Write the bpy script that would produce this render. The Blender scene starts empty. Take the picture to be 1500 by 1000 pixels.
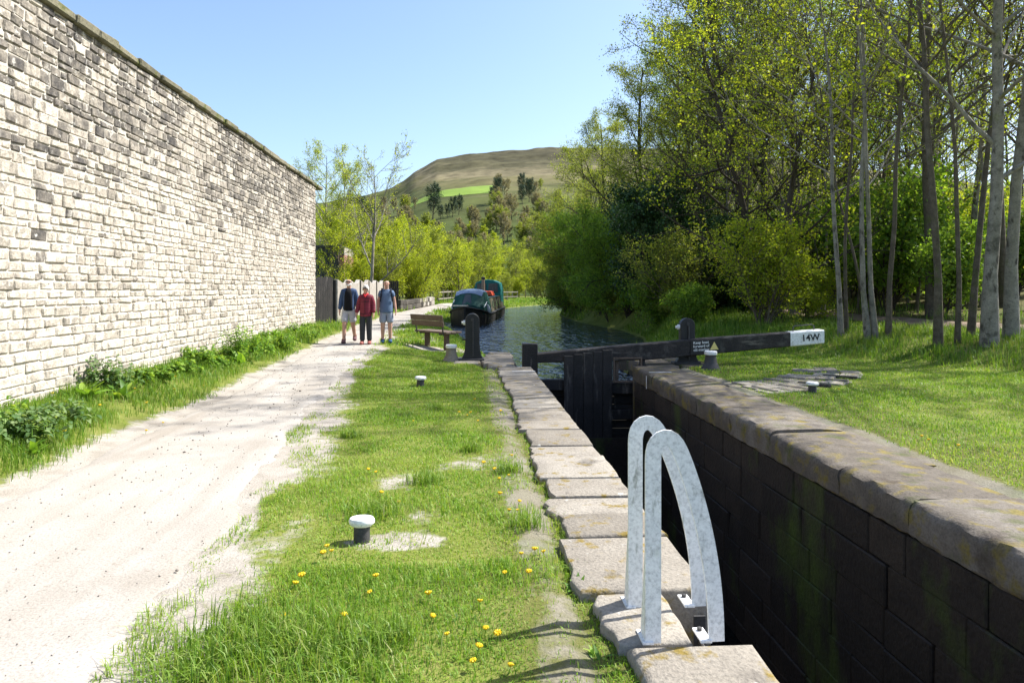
import bpy, math, random
import numpy as np
from mathutils import Vector, Matrix

SC = bpy.context.scene
COL = SC.collection
R = math.radians

# ------------------------------------------------------------------ camera, sky, sun, exposure
CAM_LOC = Vector((0, 0, 1.62))
FPX = 1050.0                                    # focal length in pixels of the 1500 px wide photograph
cd = bpy.data.cameras.new('camera'); cam = bpy.data.objects.new('camera', cd); COL.objects.link(cam)
cam.location = CAM_LOC
cam.rotation_euler = (R(90), 0, R(-3.54)); cd.shift_y = -80 / 1500   # level camera, frame shifted down
cd.sensor_width = 36; cd.lens = 36 * FPX / 1500; cd.clip_end = 9000; cd.clip_start = .05
SC.camera = cam

SUN_EL, SUN_AZ = 50.0, 72.0                     # azimuth clockwise from +Y (the way the lock runs) towards +X
sdir = Vector((math.sin(R(SUN_AZ)) * math.cos(R(SUN_EL)), math.cos(R(SUN_AZ)) * math.cos(R(SUN_EL)), math.sin(R(SUN_EL))))
w = bpy.data.worlds.new('World'); SC.world = w; w.use_nodes = True
wn = w.node_tree; bg = wn.nodes['Background']
sky = wn.nodes.new('ShaderNodeTexSky'); sky.sky_type = 'NISHITA'; sky.sun_disc = False
sky.sun_elevation = R(SUN_EL); sky.sun_rotation = R(SUN_AZ); sky.air_density = 1.0; sky.dust_density = 2.0; sky.ozone_density = 3.0
sky.altitude = 200
wn.links.new(sky.outputs[0], bg.inputs[0]); bg.inputs[1].default_value = 0.12
sl = bpy.data.lights.new('sun', 'SUN'); sl.energy = 4.6; sl.angle = R(.53); sl.color = (1, .97, .915)
so = bpy.data.objects.new('sun', sl); COL.objects.link(so); so.rotation_euler = sdir.to_track_quat('Z', 'Y').to_euler()
so.location = (30, 10, 60)
SC.view_settings.view_transform = 'Standard'; SC.view_settings.look = 'None'
SC.view_settings.exposure = 1.16; SC.view_settings.gamma = 1
SC.cycles.use_denoising = True
SC.cycles.max_bounces = 7; SC.cycles.diffuse_bounces = 4; SC.cycles.transmission_bounces = 4; SC.cycles.glossy_bounces = 3
SC.cycles.sample_clamp_indirect = 6

# ------------------------------------------------------------------ pixel helpers (directions only; depth comes from the ground)
CM = cam.rotation_euler.to_matrix()
def ray(x, y): return (CM @ Vector(((x - 750) / FPX, -(y - 420) / FPX, -1))).normalized()
def at(x, y, z=0.0):
    d = ray(x, y); return CAM_LOC + d * ((z - CAM_LOC.z) / d.z)
def atY(x, y, Y):
    d = ray(x, y); return CAM_LOC + d * (Y / d.y)
def XY(x, Y): return atY(x, 420, Y).x

# ------------------------------------------------------------------ noise
def _h(ix, iy, seed):
    n = (ix.astype(np.int64) * 374761393 + iy.astype(np.int64) * 668265263 + seed * 1442695041) & 0xffffffff
    n = ((n ^ (n >> 13)) * 1274126177) & 0xffffffff
    return ((n ^ (n >> 16)) & 0xffff) / 65535.0
def vn(x, y, seed=0):
    x = np.asarray(x, float); y = np.asarray(y, float)
    ix = np.floor(x); iy = np.floor(y); fx = x - ix; fy = y - iy
    fx = fx * fx * (3 - 2 * fx); fy = fy * fy * (3 - 2 * fy)
    a = _h(ix, iy, seed); b = _h(ix + 1, iy, seed); c = _h(ix, iy + 1, seed); d = _h(ix + 1, iy + 1, seed)
    return (a * (1 - fx) + b * fx) * (1 - fy) + (c * (1 - fx) + d * fx) * fy
def fbm(x, y, seed=0, o=3):
    s = 0; a = .5; t = 0
    for k in range(o):
        s = s + a * vn(np.asarray(x) * 2 ** k, np.asarray(y) * 2 ** k, seed + k * 7); t += a; a *= .5
    return s / t
def sst(a, b, x):
    t = np.clip((np.asarray(x, float) - a) / (b - a), 0, 1); return t * t * (3 - 2 * t)

# ------------------------------------------------------------------ materials
def node(nt, kind, **kw):
    n = nt.nodes.new(kind)
    for k, v in kw.items(): setattr(n, k, v)
    return n
def ramp(nt, cols, fac):
    r = node(nt, 'ShaderNodeValToRGB'); e = r.color_ramp.elements
    while len(e) < len(cols): e.new(.5)
    for i, c in enumerate(cols):
        p = i / max(1, len(cols) - 1)
        if len(c) == 2: p, c = c
        e[i].position = p; e[i].color = (*c, 1)
    nt.links.new(fac, r.inputs[0]); return r.outputs[0]
def mathn(nt, op, a, b):
    m = node(nt, 'ShaderNodeMath', operation=op)
    for i, v in enumerate((a, b)):
        if isinstance(v, (int, float)): m.inputs[i].default_value = v
        else: nt.links.new(v, m.inputs[i])
    return m.outputs[0]
def noise_n(nt, scale, detail=5, stretch=None, rough=.6):
    g = node(nt, 'ShaderNodeNewGeometry').outputs['Position']
    if stretch:
        m = node(nt, 'ShaderNodeMapping'); m.inputs['Scale'].default_value = stretch
        nt.links.new(g, m.inputs[0]); g = m.outputs[0]
    n = node(nt, 'ShaderNodeTexNoise'); n.inputs['Scale'].default_value = scale; n.inputs['Detail'].default_value = detail
    n.inputs['Roughness'].default_value = rough
    nt.links.new(g, n.inputs['Vector']); return n.outputs[0]
def mixc(nt, fac, a, b, mode='MIX'):
    m = node(nt, 'ShaderNodeMix', data_type='RGBA', blend_type=mode)
    for i, v in ((0, fac), (6, a), (7, b)):
        if isinstance(v, (int, float)): m.inputs[i].default_value = v
        elif isinstance(v, tuple): m.inputs[i].default_value = (*v, 1)
        else: nt.links.new(v, m.inputs[i])
    return m.outputs[2]
def mrange(nt, v, a, b, c=0., d=1.):
    m = node(nt, 'ShaderNodeMapRange'); nt.links.new(v, m.inputs[0])
    for i, q in enumerate((a, b, c, d)): m.inputs[i + 1].default_value = q
    return m.outputs[0]
def vmat(name, cols, scale=3., rough=.85, spec=.25, bump=0., bscale=30., tint=0., patches=(), fine=.18, metallic=0., spread=1.6, attr='tint'):
    m = bpy.data.materials.new(name); m.use_nodes = True; nt = m.node_tree; b = nt.nodes['Principled BSDF']
    f = noise_n(nt, scale)
    f = mrange(nt, f, .5 - .5 / spread, .5 + .5 / spread)
    if tint:
        a = node(nt, 'ShaderNodeAttribute', attribute_name=attr).outputs['Fac']
        f = mathn(nt, 'ADD', mathn(nt, 'MULTIPLY', f, 1 - tint), mathn(nt, 'MULTIPLY', a, tint))
    c = ramp(nt, cols, f)
    for p in patches:                         # (colour, scale, lo, hi, stretch)
        pf = mrange(nt, noise_n(nt, p[1], 6, p[4] if len(p) > 4 else None), p[2], p[3])
        c = mixc(nt, pf, c, p[0])
    fn = noise_n(nt, bscale, 4)
    if fine: c = mixc(nt, 1., c, ramp(nt, [(1 - fine * 2,) * 3, (1,) * 3, (1 + fine,) * 3], mrange(nt, fn, .25, .75)), 'MULTIPLY')
    nt.links.new(c, b.inputs['Base Color'])
    b.inputs['Roughness'].default_value = rough; b.inputs['Specular IOR Level'].default_value = spec; b.inputs['Metallic'].default_value = metallic
    if bump:
        bn = node(nt, 'ShaderNodeBump'); bn.inputs['Strength'].default_value = bump; bn.inputs['Distance'].default_value = .5 / bscale
        nt.links.new(fn, bn.inputs['Height']); nt.links.new(bn.outputs[0], b.inputs['Normal'])
    return m
def leafmat(name, cols, trans=.45, rough=.5):
    m = bpy.data.materials.new(name); m.use_nodes = True; nt = m.node_tree; b = nt.nodes['Principled BSDF']
    a = node(nt, 'ShaderNodeAttribute', attribute_name='tint').outputs['Fac']
    c = ramp(nt, cols, a); nt.links.new(c, b.inputs['Base Color'])
    b.inputs['Roughness'].default_value = rough; b.inputs['Specular IOR Level'].default_value = .3
    t = node(nt, 'ShaderNodeBsdfTranslucent'); nt.links.new(mixc(nt, 1., c, (1.25, 1.2, .55), 'MULTIPLY'), t.inputs[0])
    x = node(nt, 'ShaderNodeMixShader'); x.inputs[0].default_value = trans
    nt.links.new(b.outputs[0], x.inputs[1]); nt.links.new(t.outputs[0], x.inputs[2])
    nt.links.new(x.outputs[0], nt.nodes['Material Output'].inputs[0]); return m

MAT = {}
# ground: bare soil attribute 'tint' mixes soil over turf
def ground_mat():
    m = bpy.data.materials.new('turf_and_soil'); m.use_nodes = True; nt = m.node_tree; b = nt.nodes['Principled BSDF']
    g = ramp(nt, [(.09, .11, .024), (.15, .175, .035), (.20, .20, .06)], mrange(nt, noise_n(nt, 2.2), .3, .7))
    s = ramp(nt, [(.26, .23, .19), (.33, .298, .255), (.385, .352, .31)], mrange(nt, noise_n(nt, 3.5, 8), .3, .7))
    wd = ramp(nt, [(.06, .055, .022), (.10, .09, .035), (.07, .10, .022)], mrange(nt, noise_n(nt, 1.3, 8), .3, .7))
    a = node(nt, 'ShaderNodeAttribute', attribute_name='tint').outputs['Fac']
    v = node(nt, 'ShaderNodeAttribute', attribute_name='litter').outputs['Fac']
    n = noise_n(nt, 7, 6)
    f = mrange(nt, mathn(nt, 'ADD', a, mathn(nt, 'MULTIPLY', mathn(nt, 'SUBTRACT', n, .5), .9)), .38, .62)
    c = mixc(nt, f, g, s); c = mixc(nt, v, c, wd)
    fn = noise_n(nt, 60, 4)
    c = mixc(nt, 1., c, ramp(nt, [(.78,) * 3, (1,) * 3, (1.15,) * 3], mrange(nt, fn, .25, .75)), 'MULTIPLY')
    nt.links.new(c, b.inputs['Base Color']); b.inputs['Roughness'].default_value = .95; b.inputs['Specular IOR Level'].default_value = .1
    bn = node(nt, 'ShaderNodeBump'); bn.inputs['Strength'].default_value = .6; bn.inputs['Distance'].default_value = .02
    nt.links.new(fn, bn.inputs['Height']); nt.links.new(bn.outputs[0], b.inputs['Normal']); return m
MAT['ground'] = ground_mat()
MAT['path'] = vmat('compacted_grit', [(.29, .262, .225), (.35, .322, .285), (.40, .372, .335)], 1.1, .95, .1, .5, 70, fine=.16,
                   patches=[((.275, .245, .205), .9, .54, .74), ((.285, .255, .215), 1.3, .5, .68, (1.6, .12, 1)), ((.24, .205, .165), 26, .62, .72)])
MAT['woodpath'] = vmat('trodden_earth', [(.14, .075, .07), (.22, .165, .12), (.28, .22, .17)], 2, .95, .1, .5, 40)
MAT['grass'] = leafmat('grass_blades', [(.07, .165, .014), (.15, .29, .024), (.245, .375, .042), (.38, .40, .13)], .42)
MAT['rank'] = leafmat('rank_grass_blades', [(.05, .12, .014), (.115, .23, .022), (.20, .315, .04), (.32, .35, .12)], .42)
MAT['stone'] = vmat('sooty_sandstone', [(.035, .033, .032), (.085, .078, .072), (.19, .168, .142), (.38, .335, .275), (.55, .50, .425), (.63, .585, .51)], 7, .9, .15, .9, 34, tint=.47,
                    patches=[((.56, .52, .45), 2.2, .58, .74, (1, 1, .35)), ((.58, .55, .49), 8, .58, .68), ((.07, .065, .058), 11, .63, .72, (1, 1, .7))], fine=.2)
MAT['mortar'] = vmat('lime_mortar', [(.46, .42, .36), (.58, .535, .46)], 4, .95, .1, .6, 50, patches=[((.27, .24, .2), 5, .56, .7)])
MAT['wallcope'] = vmat('mossy_coping', [(.09, .085, .06), (.19, .175, .12), (.27, .24, .17)], 5, .95, .1, .7, 30, tint=.35, patches=[((.11, .12, .035), 3, .54, .66)])
MAT['cope'] = vmat('worn_gritstone', [(.155, .135, .108), (.25, .222, .182), (.35, .318, .268)], 4, .9, .2, .9, 45, tint=.5,
                   patches=[((.20, .145, .035), 6, .57, .66), ((.115, .10, .085), 2.2, .58, .72), ((.42, .40, .36), 9, .66, .72)])
MAT['copeR'] = vmat('brown_gritstone', [(.075, .062, .048), (.135, .115, .092), (.235, .21, .178)], 4, .9, .2, .7, 45, tint=.3,
                    patches=[((.19, .15, .045), 5, .53, .65), ((.085, .095, .03), 2.6, .57, .7), ((.065, .05, .04), 2.2, .56, .72)])
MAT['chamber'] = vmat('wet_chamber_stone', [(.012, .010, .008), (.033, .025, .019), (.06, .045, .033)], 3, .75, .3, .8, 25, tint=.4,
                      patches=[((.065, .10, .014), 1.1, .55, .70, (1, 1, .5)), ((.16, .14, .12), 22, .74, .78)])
MAT['paint_white'] = vmat('weathered_white_paint', [(.68, .69, .68), (.79, .79, .78), (.85, .85, .83)], 8, .55, .4, .2, 60,
                          patches=[((.26, .27, .23), 14, .61, .72, (1, 1, .35)), ((.33, .36, .25), 5, .62, .76, (1, 1, .5))])
MAT['white'] = vmat('clean_white_paint', [(.7, .7, .68), (.82, .82, .8)], 9, .6, .4, .2, 50, patches=[((.42, .42, .38), 22, .60, .70), ((.5, .49, .44), 5, .55, .7)])
MAT['black'] = vmat('black_paint', [(.010, .010, .011), (.022, .021, .022)], 6, .5, .4, .3, 40, patches=[((.06, .055, .05), 14, .66, .76)])
MAT['blackwood'] = vmat('black_tarred_timber', [(.010, .010, .010), (.022, .020, .019), (.045, .04, .036)], 4, .7, .3, .6, 30,
                        patches=[((.14, .125, .11), 6, .57, .72, (1, 1, .15)), ((.06, .065, .035), 3, .66, .8)], tint=.3)
MAT['beamwood'] = vmat('weathered_black_beam', [(.012, .011, .011), (.03, .026, .024), (.06, .05, .044)], 4, .75, .3, .6, 30,
                       patches=[((.15, .13, .11), 9, .56, .70, (.2, 1, 1)), ((.085, .08, .07), 3, .55, .7)])
MAT['wood'] = vmat('brown_timber', [(.075, .052, .036), (.135, .096, .07), (.20, .155, .12)], 6, .75, .3, .5, 40, tint=.4)
MAT['greywood'] = vmat('silvered_timber', [(.16, .145, .115), (.26, .235, .19), (.33, .30, .25)], 6, .85, .2, .5, 40, tint=.4)
MAT['concrete'] = vmat('cast_concrete', [(.17, .145, .11), (.27, .235, .19)], 8, .9, .2, .5, 50)
MAT['iron'] = vmat('dark_cast_iron', [(.03, .03, .03), (.065, .06, .057)], 9, .6, .4, .4, 50, patches=[((.12, .07, .04), 18, .64, .72)])
MAT['fieldstone'] = vmat('pale_flagstone', [(.14, .125, .105), (.33, .30, .26), (.46, .43, .38)], 5, .9, .2, .6, 30, tint=.5)
MAT['darkstone'] = vmat('dark_walling_stone', [(.035, .032, .028), (.075, .068, .058), (.13, .115, .095)], 5, .9, .2, .6, 30, tint=.5)
MAT['bark'] = vmat('grey_brown_bark', [(.06, .048, .034), (.11, .09, .066), (.17, .145, .11)], 7, .9, .15, .7, 35, patches=[((.09, .10, .035), 2.2, .56, .7)])
MAT['palebark'] = vmat('pale_grey_bark', [(.13, .115, .09), (.235, .21, .17), (.34, .31, .26)], 5, .85, .2, .7, 30, patches=[((.08, .07, .055), 7, .56, .66, (1, 1, .5)), ((.10, .09, .07), 3, .58, .68), ((.16, .17, .07), 1.6, .58, .72)])
MAT['fardark'] = vmat('dark_bark', [(.045, .036, .027), (.085, .07, .052)], 7, .9, .15, .5, 30)
MAT['moor'] = None
def moor():
    m = bpy.data.materials.new('moorland'); m.use_nodes = True; nt = m.node_tree; b = nt.nodes['Principled BSDF']
    a = node(nt, 'ShaderNodeAttribute', attribute_name='tint').outputs['Fac']
    n = noise_n(nt, .012, 9, (1, 1, 2.5), .7); n2 = noise_n(nt, .05, 6, (1, .5, 2))
    f = mathn(nt, 'ADD', a, mathn(nt, 'MULTIPLY', mathn(nt, 'SUBTRACT', n, .5), .55))
    c = ramp(nt, [(0., (.05, .07, .02)), (.30, (.075, .085, .028)), (.46, (.13, .115, .055)), (.58, (.17, .145, .085)), (.68, (.085, .078, .042)), (.84, (.058, .053, .03)), (1., (.09, .08, .048))], f)
    c = mixc(nt, 1., c, ramp(nt, [(.55,) * 3, (1,) * 3, (1.35,) * 3], mrange(nt, n2, .3, .7)), 'MULTIPLY')
    nt.links.new(c, b.inputs['Base Color']); b.inputs['Roughness'].default_value = .95; b.inputs['Specular IOR Level'].default_value = .05; return m
MAT['moor'] = moor()
MAT['field'] = vmat('pasture', [(.13, .20, .03), (.18, .26, .045)], .03, .95, .1, 0, .2, fine=.1)
LEAF = {
 'lime': leafmat('lime_spring_leaves', [(.15, .23, .018), (.25, .34, .025), (.36, .42, .035), (.46, .46, .07)], .6),
 'olive': leafmat('olive_spring_leaves', [(.09, .14, .02), (.17, .225, .035), (.26, .305, .055), (.30, .30, .09)], .6),
 'green': leafmat('green_leaves', [(.06, .13, .017), (.12, .225, .027), (.195, .315, .042), (.29, .39, .07)], .6),
 'dark': leafmat('ivy_leaves', [(.008, .028, .008), (.02, .055, .013), (.04, .09, .022), (.075, .13, .045)], .2, .5),
 'pine': leafmat('conifer_needles', [(.02, .042, .022), (.036, .068, .034), (.06, .095, .045)], .2),
 'buff': leafmat('buff_catkins_and_buds', [(.15, .14, .085), (.235, .21, .13), (.31, .285, .18)], .4),
 'weed': leafmat('weed_leaves', [(.05, .12, .016), (.105, .22, .028), (.19, .33, .04), (.34, .45, .07)], .45),
 'bluegreen': leafmat('blue_green_leaves', [(.055, .115, .04), (.11, .20, .065), (.18, .27, .10), (.27, .35, .16)], .45)}
def water(name, base, wav, strength, rough):
    m = bpy.data.materials.new(name); m.use_nodes = True; nt = m.node_tree; b = nt.nodes['Principled BSDF']
    b.inputs['Base Color'].default_value = (*base, 1); b.inputs['Roughness'].default_value = rough; b.inputs['IOR'].default_value = 1.33
    b.inputs['Specular IOR Level'].default_value = .6
    n = noise_n(nt, wav, 3, (1, .55, 1), .55); n2 = noise_n(nt, wav * .22, 2)
    bn = node(nt, 'ShaderNodeBump'); bn.inputs['Strength'].default_value = strength; bn.inputs['Distance'].default_value = .22
    nt.links.new(mathn(nt, 'ADD', n, n2), bn.inputs['Height']); nt.links.new(bn.outputs[0], b.inputs['Normal']); return m
MAT['water'] = water('rippled_canal_water', (.02, .035, .055), 3.0, 1.0, .08)
MAT['lowwater'] = water('still_chamber_water', (.006, .006, .005), 1.5, .05, .03)
def plain(name, c, rough=.6, spec=.3, metallic=0, fine=.1): return vmat(name, [tuple(v * .8 for v in c), tuple(min(1, v * 1.15) for v in c)], 9, rough, spec, .15, 60, fine=fine, metallic=metallic)

# ------------------------------------------------------------------ mesh helpers
class MB:
    def __init__(s): s.v = []; s.f = []; s.t = []
    def add(s, vs, fs, tint=.5):
        o = len(s.v); s.v += [tuple(p) for p in vs]; s.f += [tuple(i + o for i in f) for f in fs]; s.t += [tint] * len(vs); return s
    def box(s, c, d, rz=0., bev=0., jit=0., tint=.5, rng=random, mat=None, top=(1, 1)):
        x, y, z = (q / 2 for q in d); b = min(bev, x * .8, y * .8, z * .8)
        vs = []; fs = []
        if b <= 0:
            for sz in (-1, 1):
                for sx, sy in ((-1, -1), (1, -1), (1, 1), (-1, 1)):
                    k = top if sz > 0 else (1, 1); vs.append([sx * x * k[0], sy * y * k[1], sz * z])
            fs = [(3, 2, 1, 0), (4, 5, 6, 7), (0, 1, 5, 4), (1, 2, 6, 5), (2, 3, 7, 6), (3, 0, 4, 7)]
        else:
            idx = {}
            for sx in (-1, 1):
                for sy in (-1, 1):
                    for sz in (-1, 1):
                        jx, jy, jz = (rng.uniform(-jit, jit) for _ in range(3))
                        k = top if sz > 0 else (1, 1)
                        for ax, q in enumerate(((x, y - b, z - b), (x - b, y, z - b), (x - b, y - b, z))):
                            idx[sx, sy, sz, ax] = len(vs); vs.append([sx * q[0] * k[0] + jx, sy * q[1] * k[1] + jy, sz * q[2] + jz])
            I = lambda a, b_, c_, ax: idx[a, b_, c_, ax]
            for q in (-1, 1):
                for ax in range(3):
                    o = [(-1, -1), (1, -1), (1, 1), (-1, 1)]
                    l = []
                    for u, v_ in o:
                        k = [u, v_]; k.insert(ax, q); l.append(I(*k, ax))
                    if (q > 0) == (ax == 1): l.reverse()
                    fs.append(tuple(l))
                for r_ in (-1, 1):
                    fs.append((I(q, r_, -1, 0), I(q, r_, 1, 0), I(q, r_, 1, 1), I(q, r_, -1, 1)))
                    fs.append((I(q, -1, r_, 0), I(q, 1, r_, 0), I(q, 1, r_, 2), I(q, -1, r_, 2)))
                    fs.append((I(-1, q, r_, 1), I(1, q, r_, 1), I(1, q, r_, 2), I(-1, q, r_, 2)))
                    for t in (-1, 1): fs.append((I(q, r_, t, 0), I(q, r_, t, 1), I(q, r_, t, 2)))
        ca, sa = math.cos(rz), math.sin(rz); out = []
        for p in vs:
            if mat is not None: p = mat @ Vector(p)
            out.append((c[0] + p[0] * ca - p[1] * sa, c[1] + p[0] * sa + p[1] * ca, c[2] + p[2]))
        return s.add(out, fs, tint)
    def tube(s, pts, rad, n=8, tint=.5, flat=1., cap=True):
        vs, fs = tube(pts, rad, n, flat); vs = vs.tolist(); fs = fs.tolist(); m = len(pts)
        if cap: fs += [list(range(n))[::-1], [(m - 1) * n + k for k in range(n)]]
        return s.add(vs, fs, tint)
    def lathe(s, prof, c=(0, 0, 0), n=14, tint=.5, sx=1., sy=1.):
        vs = [(c[0] + r * sx * math.cos(2 * math.pi * k / n), c[1] + r * sy * math.sin(2 * math.pi * k / n), c[2] + z) for r, z in prof for k in range(n)]
        fs = [(i * n + k, i * n + (k + 1) % n, (i + 1) * n + (k + 1) % n, (i + 1) * n + k) for i in range(len(prof) - 1) for k in range(n)]
        fs += [tuple(range(n))[::-1], tuple((len(prof) - 1) * n + k for k in range(n))]
        return s.add(vs, fs, tint)
    def prism(s, poly, fn, a, b, tint=.5):      # 2-D outline, fn(u, v, w) -> point
        n = len(poly); vs = [fn(u, v, a) for u, v in poly] + [fn(u, v, b) for u, v in poly]
        fs = [tuple(range(n))[::-1], tuple(range(n, 2 * n))] + [(k, (k + 1) % n, n + (k + 1) % n, n + k) for k in range(n)]
        return s.add(vs, fs, tint)
    def build(s, name, mat, parent=None, smooth=False, local=False, bevel=0., props=None):
        me = bpy.data.meshes.new(name)
        off = Vector((0, 0, 0)) if (local or parent is None) else world_loc(parent)
        me.from_pydata([(p[0] - off.x, p[1] - off.y, p[2] - off.z) for p in s.v], [], s.f)
        at_ = me.attributes.new('tint', 'FLOAT', 'POINT'); at_.data.foreach_set('value', s.t)
        me.validate(); 
        import bmesh
        bm = bmesh.new(); bm.from_mesh(me); bmesh.ops.recalc_face_normals(bm, faces=bm.faces); bm.to_mesh(me); bm.free()
        if smooth: me.polygons.foreach_set('use_smooth', [True] * len(me.polygons)); me.set_sharp_from_angle(angle=R(38))
        return obj(name, me, mat, parent, bevel, props)
def world_loc(o):
    p = Vector((0, 0, 0))
    while o is not None: p += Vector(o.location); o = o.parent
    return p
def obj(name, me, mat, parent=None, bevel=0., props=None):
    if mat is not None: me.materials.append(MAT[mat] if isinstance(mat, str) else mat)
    o = bpy.data.objects.new(name, me); COL.objects.link(o); o.parent = parent
    if bevel:
        b = o.modifiers.new('bevel', 'BEVEL'); b.width = bevel; b.segments = 2; b.limit_method = 'ANGLE'
    for k, v in (props or {}).items(): o[k] = v
    return o
def tube(pts, rad, n, flat=1.):
    P = np.array([tuple(p) for p in pts], float); rad = np.asarray(rad, float)
    if rad.ndim == 0: rad = np.full(len(P), float(rad))
    T = np.gradient(P, axis=0); T /= np.linalg.norm(T, axis=1)[:, None] + 1e-9
    m = T.mean(0); ref = np.array((1., 0, 0)) if abs(m[0]) < .8 * np.linalg.norm(m) + 1e-6 else np.array((0., 1, 0))
    U = np.cross(T, ref); U /= np.linalg.norm(U, axis=1)[:, None] + 1e-9; V = np.cross(T, U)
    a = np.arange(n) * 2 * np.pi / n
    vs = P[:, None, :] + rad[:, None, None] * (np.cos(a)[None, :, None] * U[:, None, :] * flat + np.sin(a)[None, :, None] * V[:, None, :])
    i = np.arange(len(P) - 1)[:, None]; k = np.arange(n)[None, :]
    f = np.stack(np.broadcast_arrays(i * n + k, i * n + (k + 1) % n, (i + 1) * n + (k + 1) % n, (i + 1) * n + k), -1).reshape(-1, 4)
    return vs.reshape(-1, 3), f
def fast(name, V, F, tint=None, smooth=False):
    V = np.asarray(V, np.float32); F = np.asarray(F, np.int32); k = F.shape[1]
    me = bpy.data.meshes.new(name); me.vertices.add(len(V)); me.vertices.foreach_set('co', V.ravel())
    me.loops.add(F.size); me.loops.foreach_set('vertex_index', F.ravel())
    me.polygons.add(len(F)); me.polygons.foreach_set('loop_start', np.arange(len(F), dtype=np.int32) * k)
    if smooth: me.polygons.foreach_set('use_smooth', np.ones(len(F), bool))
    if tint is not None:
        a = me.attributes.new('tint', 'FLOAT', 'POINT'); a.data.foreach_set('value', np.asarray(tint, np.float32))
    me.update(calc_edges=True); return me
def thing(name, label, cat, loc=(0, 0, 0), group=None):
    o = bpy.data.objects.new(name, None); COL.objects.link(o); o.location = loc; o.empty_display_size = .2
    return tag(o, label, cat, group)
def tag(o, label, cat, group=None):
    o['label'] = label; o['category'] = cat
    if group: o['group'] = group
    return o
def struct(o, label=None):
    o['kind'] = 'structure'
    if label: o['label'] = label
    return o
def dup(root, loc=None, label=None, rz=None, scale=None, group=None):
    c = root.copy(); COL.objects.link(c)
    if loc is not None: c.location = loc
    if rz is not None: c.rotation_euler = (0, 0, rz)
    if scale is not None: c.scale = scale if isinstance(scale, tuple) else (scale,) * 3
    if label: c['label'] = label
    if group: c['group'] = group
    for ch in root.children:
        k = ch.copy(); COL.objects.link(k); k.parent = c
        for g in ch.children:
            q = g.copy(); COL.objects.link(q); q.parent = k
    return c
rng = random.Random(7); nr = np.random.default_rng(7)

# ------------------------------------------------------------------ layout numbers (metres; Y runs up the lock, X to the right)
LX0, LX1 = 1.28, 3.33                    # inner faces of the lock chamber
WATER = -.35
CAN_L = [(1.02, 14.2), (1.05, 17.6), (.5, 21), (.1, 25), (-.5, 31), (-1.1, 36), (-.7, 44), (.2, 51), (1.6, 59), (4.2, 68), (7.4, 76), (12, 84), (20, 92)]
CAN_R = [(27, 86), (17, 77), (11, 67), (7.6, 58), (6.3, 49), (6.2, 40), (6.9, 32), (6.7, 27), (5.4, 21.5), (4.0, 18), (3.6, 15.6), (3.55, 14.2)]
CAN = np.array(CAN_L + CAN_R, float)
def canal_sd(X, Y):                       # signed distance, negative inside
    X = np.asarray(X, float); Y = np.asarray(Y, float); d = np.full(X.shape, 1e9); ins = np.zeros(X.shape, bool)
    for i in range(len(CAN)):
        a = CAN[i]; b = CAN[(i + 1) % len(CAN)]; e = b - a
        t = np.clip(((X - a[0]) * e[0] + (Y - a[1]) * e[1]) / (e @ e), 0, 1)
        d = np.minimum(d, np.hypot(X - a[0] - t * e[0], Y - a[1] - t * e[1]))
        c = (a[1] > Y) != (b[1] > Y)
        with np.errstate(divide='ignore', invalid='ignore'):
            xi = (b[0] - a[0]) * (Y - a[1]) / (b[1] - a[1] if b[1] != a[1] else 1e-9) + a[0]
        ins ^= c & (X < xi)
    return np.where(ins, -d, d)
def wallX(Y): return -5.17 + .0143 * np.asarray(Y, float)
def path_edges(Y):
    Y = np.asarray(Y, float)
    l = np.interp(Y, [0, 4, 9, 17, 26, 40, 51, 60, 70, 80], [-3.45, -3.5, -3.6, -3.55, -3.75, -3.6, -3.05, -2.1, -.2, 3.0])
    r = np.interp(Y, [0, 3.2, 5, 9, 17, 26, 40, 51, 60, 70, 80], [-1.4, -1.45, -1.62, -2.0, -2.28, -2.4, -2.1, -1.2, -.2, 1.7, 5.0])
    return l + .22 * (fbm(Y * .9, 3, 11) - .5), r + .34 * (fbm(Y * .8, 9, 12) - .5)
def wd_(X, Y): return np.asarray(X, float) + .68 * np.minimum(Y, 26) - 18.8 - np.interp(Y, [50, 95, 300], [0, 16, 40])
def H(X, Y):
    X = np.asarray(X, float); Y = np.asarray(Y, float)
    hp = .2 * sst(8, 22, Y)
    z = hp * sst(-.3, -2.0, X) if False else hp * (1 - sst(-2.0, -.3, X))
    z = z + (.30 - .12 * sst(10, 24, Y)) * (1 - sst(-5.1, -3.55, X)) * (Y < 200)
    d = wd_(X, Y)
    rgt = sst(3.4, 4.2, X)
    z = z + rgt * (.45 * sst(0, 3, d) + .055 * np.clip(d - 3, 0, 60)) * sst(-2, 6, X)
    z = z + .06 * (fbm(X * .45, Y * .45, 3) - .5) * (sst(4.4, 6, X) + (1 - sst(-4.2, -3.7, X)) + .5 * sst(-1.9, -1.2, X) * (1 - sst(.2, .5, X)))
    sd = canal_sd(X, Y)
    k = sst(.05, 1.1, sd); z = np.where(Y > 14.2, z * k + (-.32) * (1 - k), z)
    z = np.where(sd < 0, -.34 + np.maximum(sd * .9, -.8), z)
    near = (X > .5) & (X < 4.25) & (Y < 17.6)
    return np.where(near & (sd > 0), -.035, z)
def h1(x, y): return float(H(np.array([x]), np.array([y]))[0])
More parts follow.
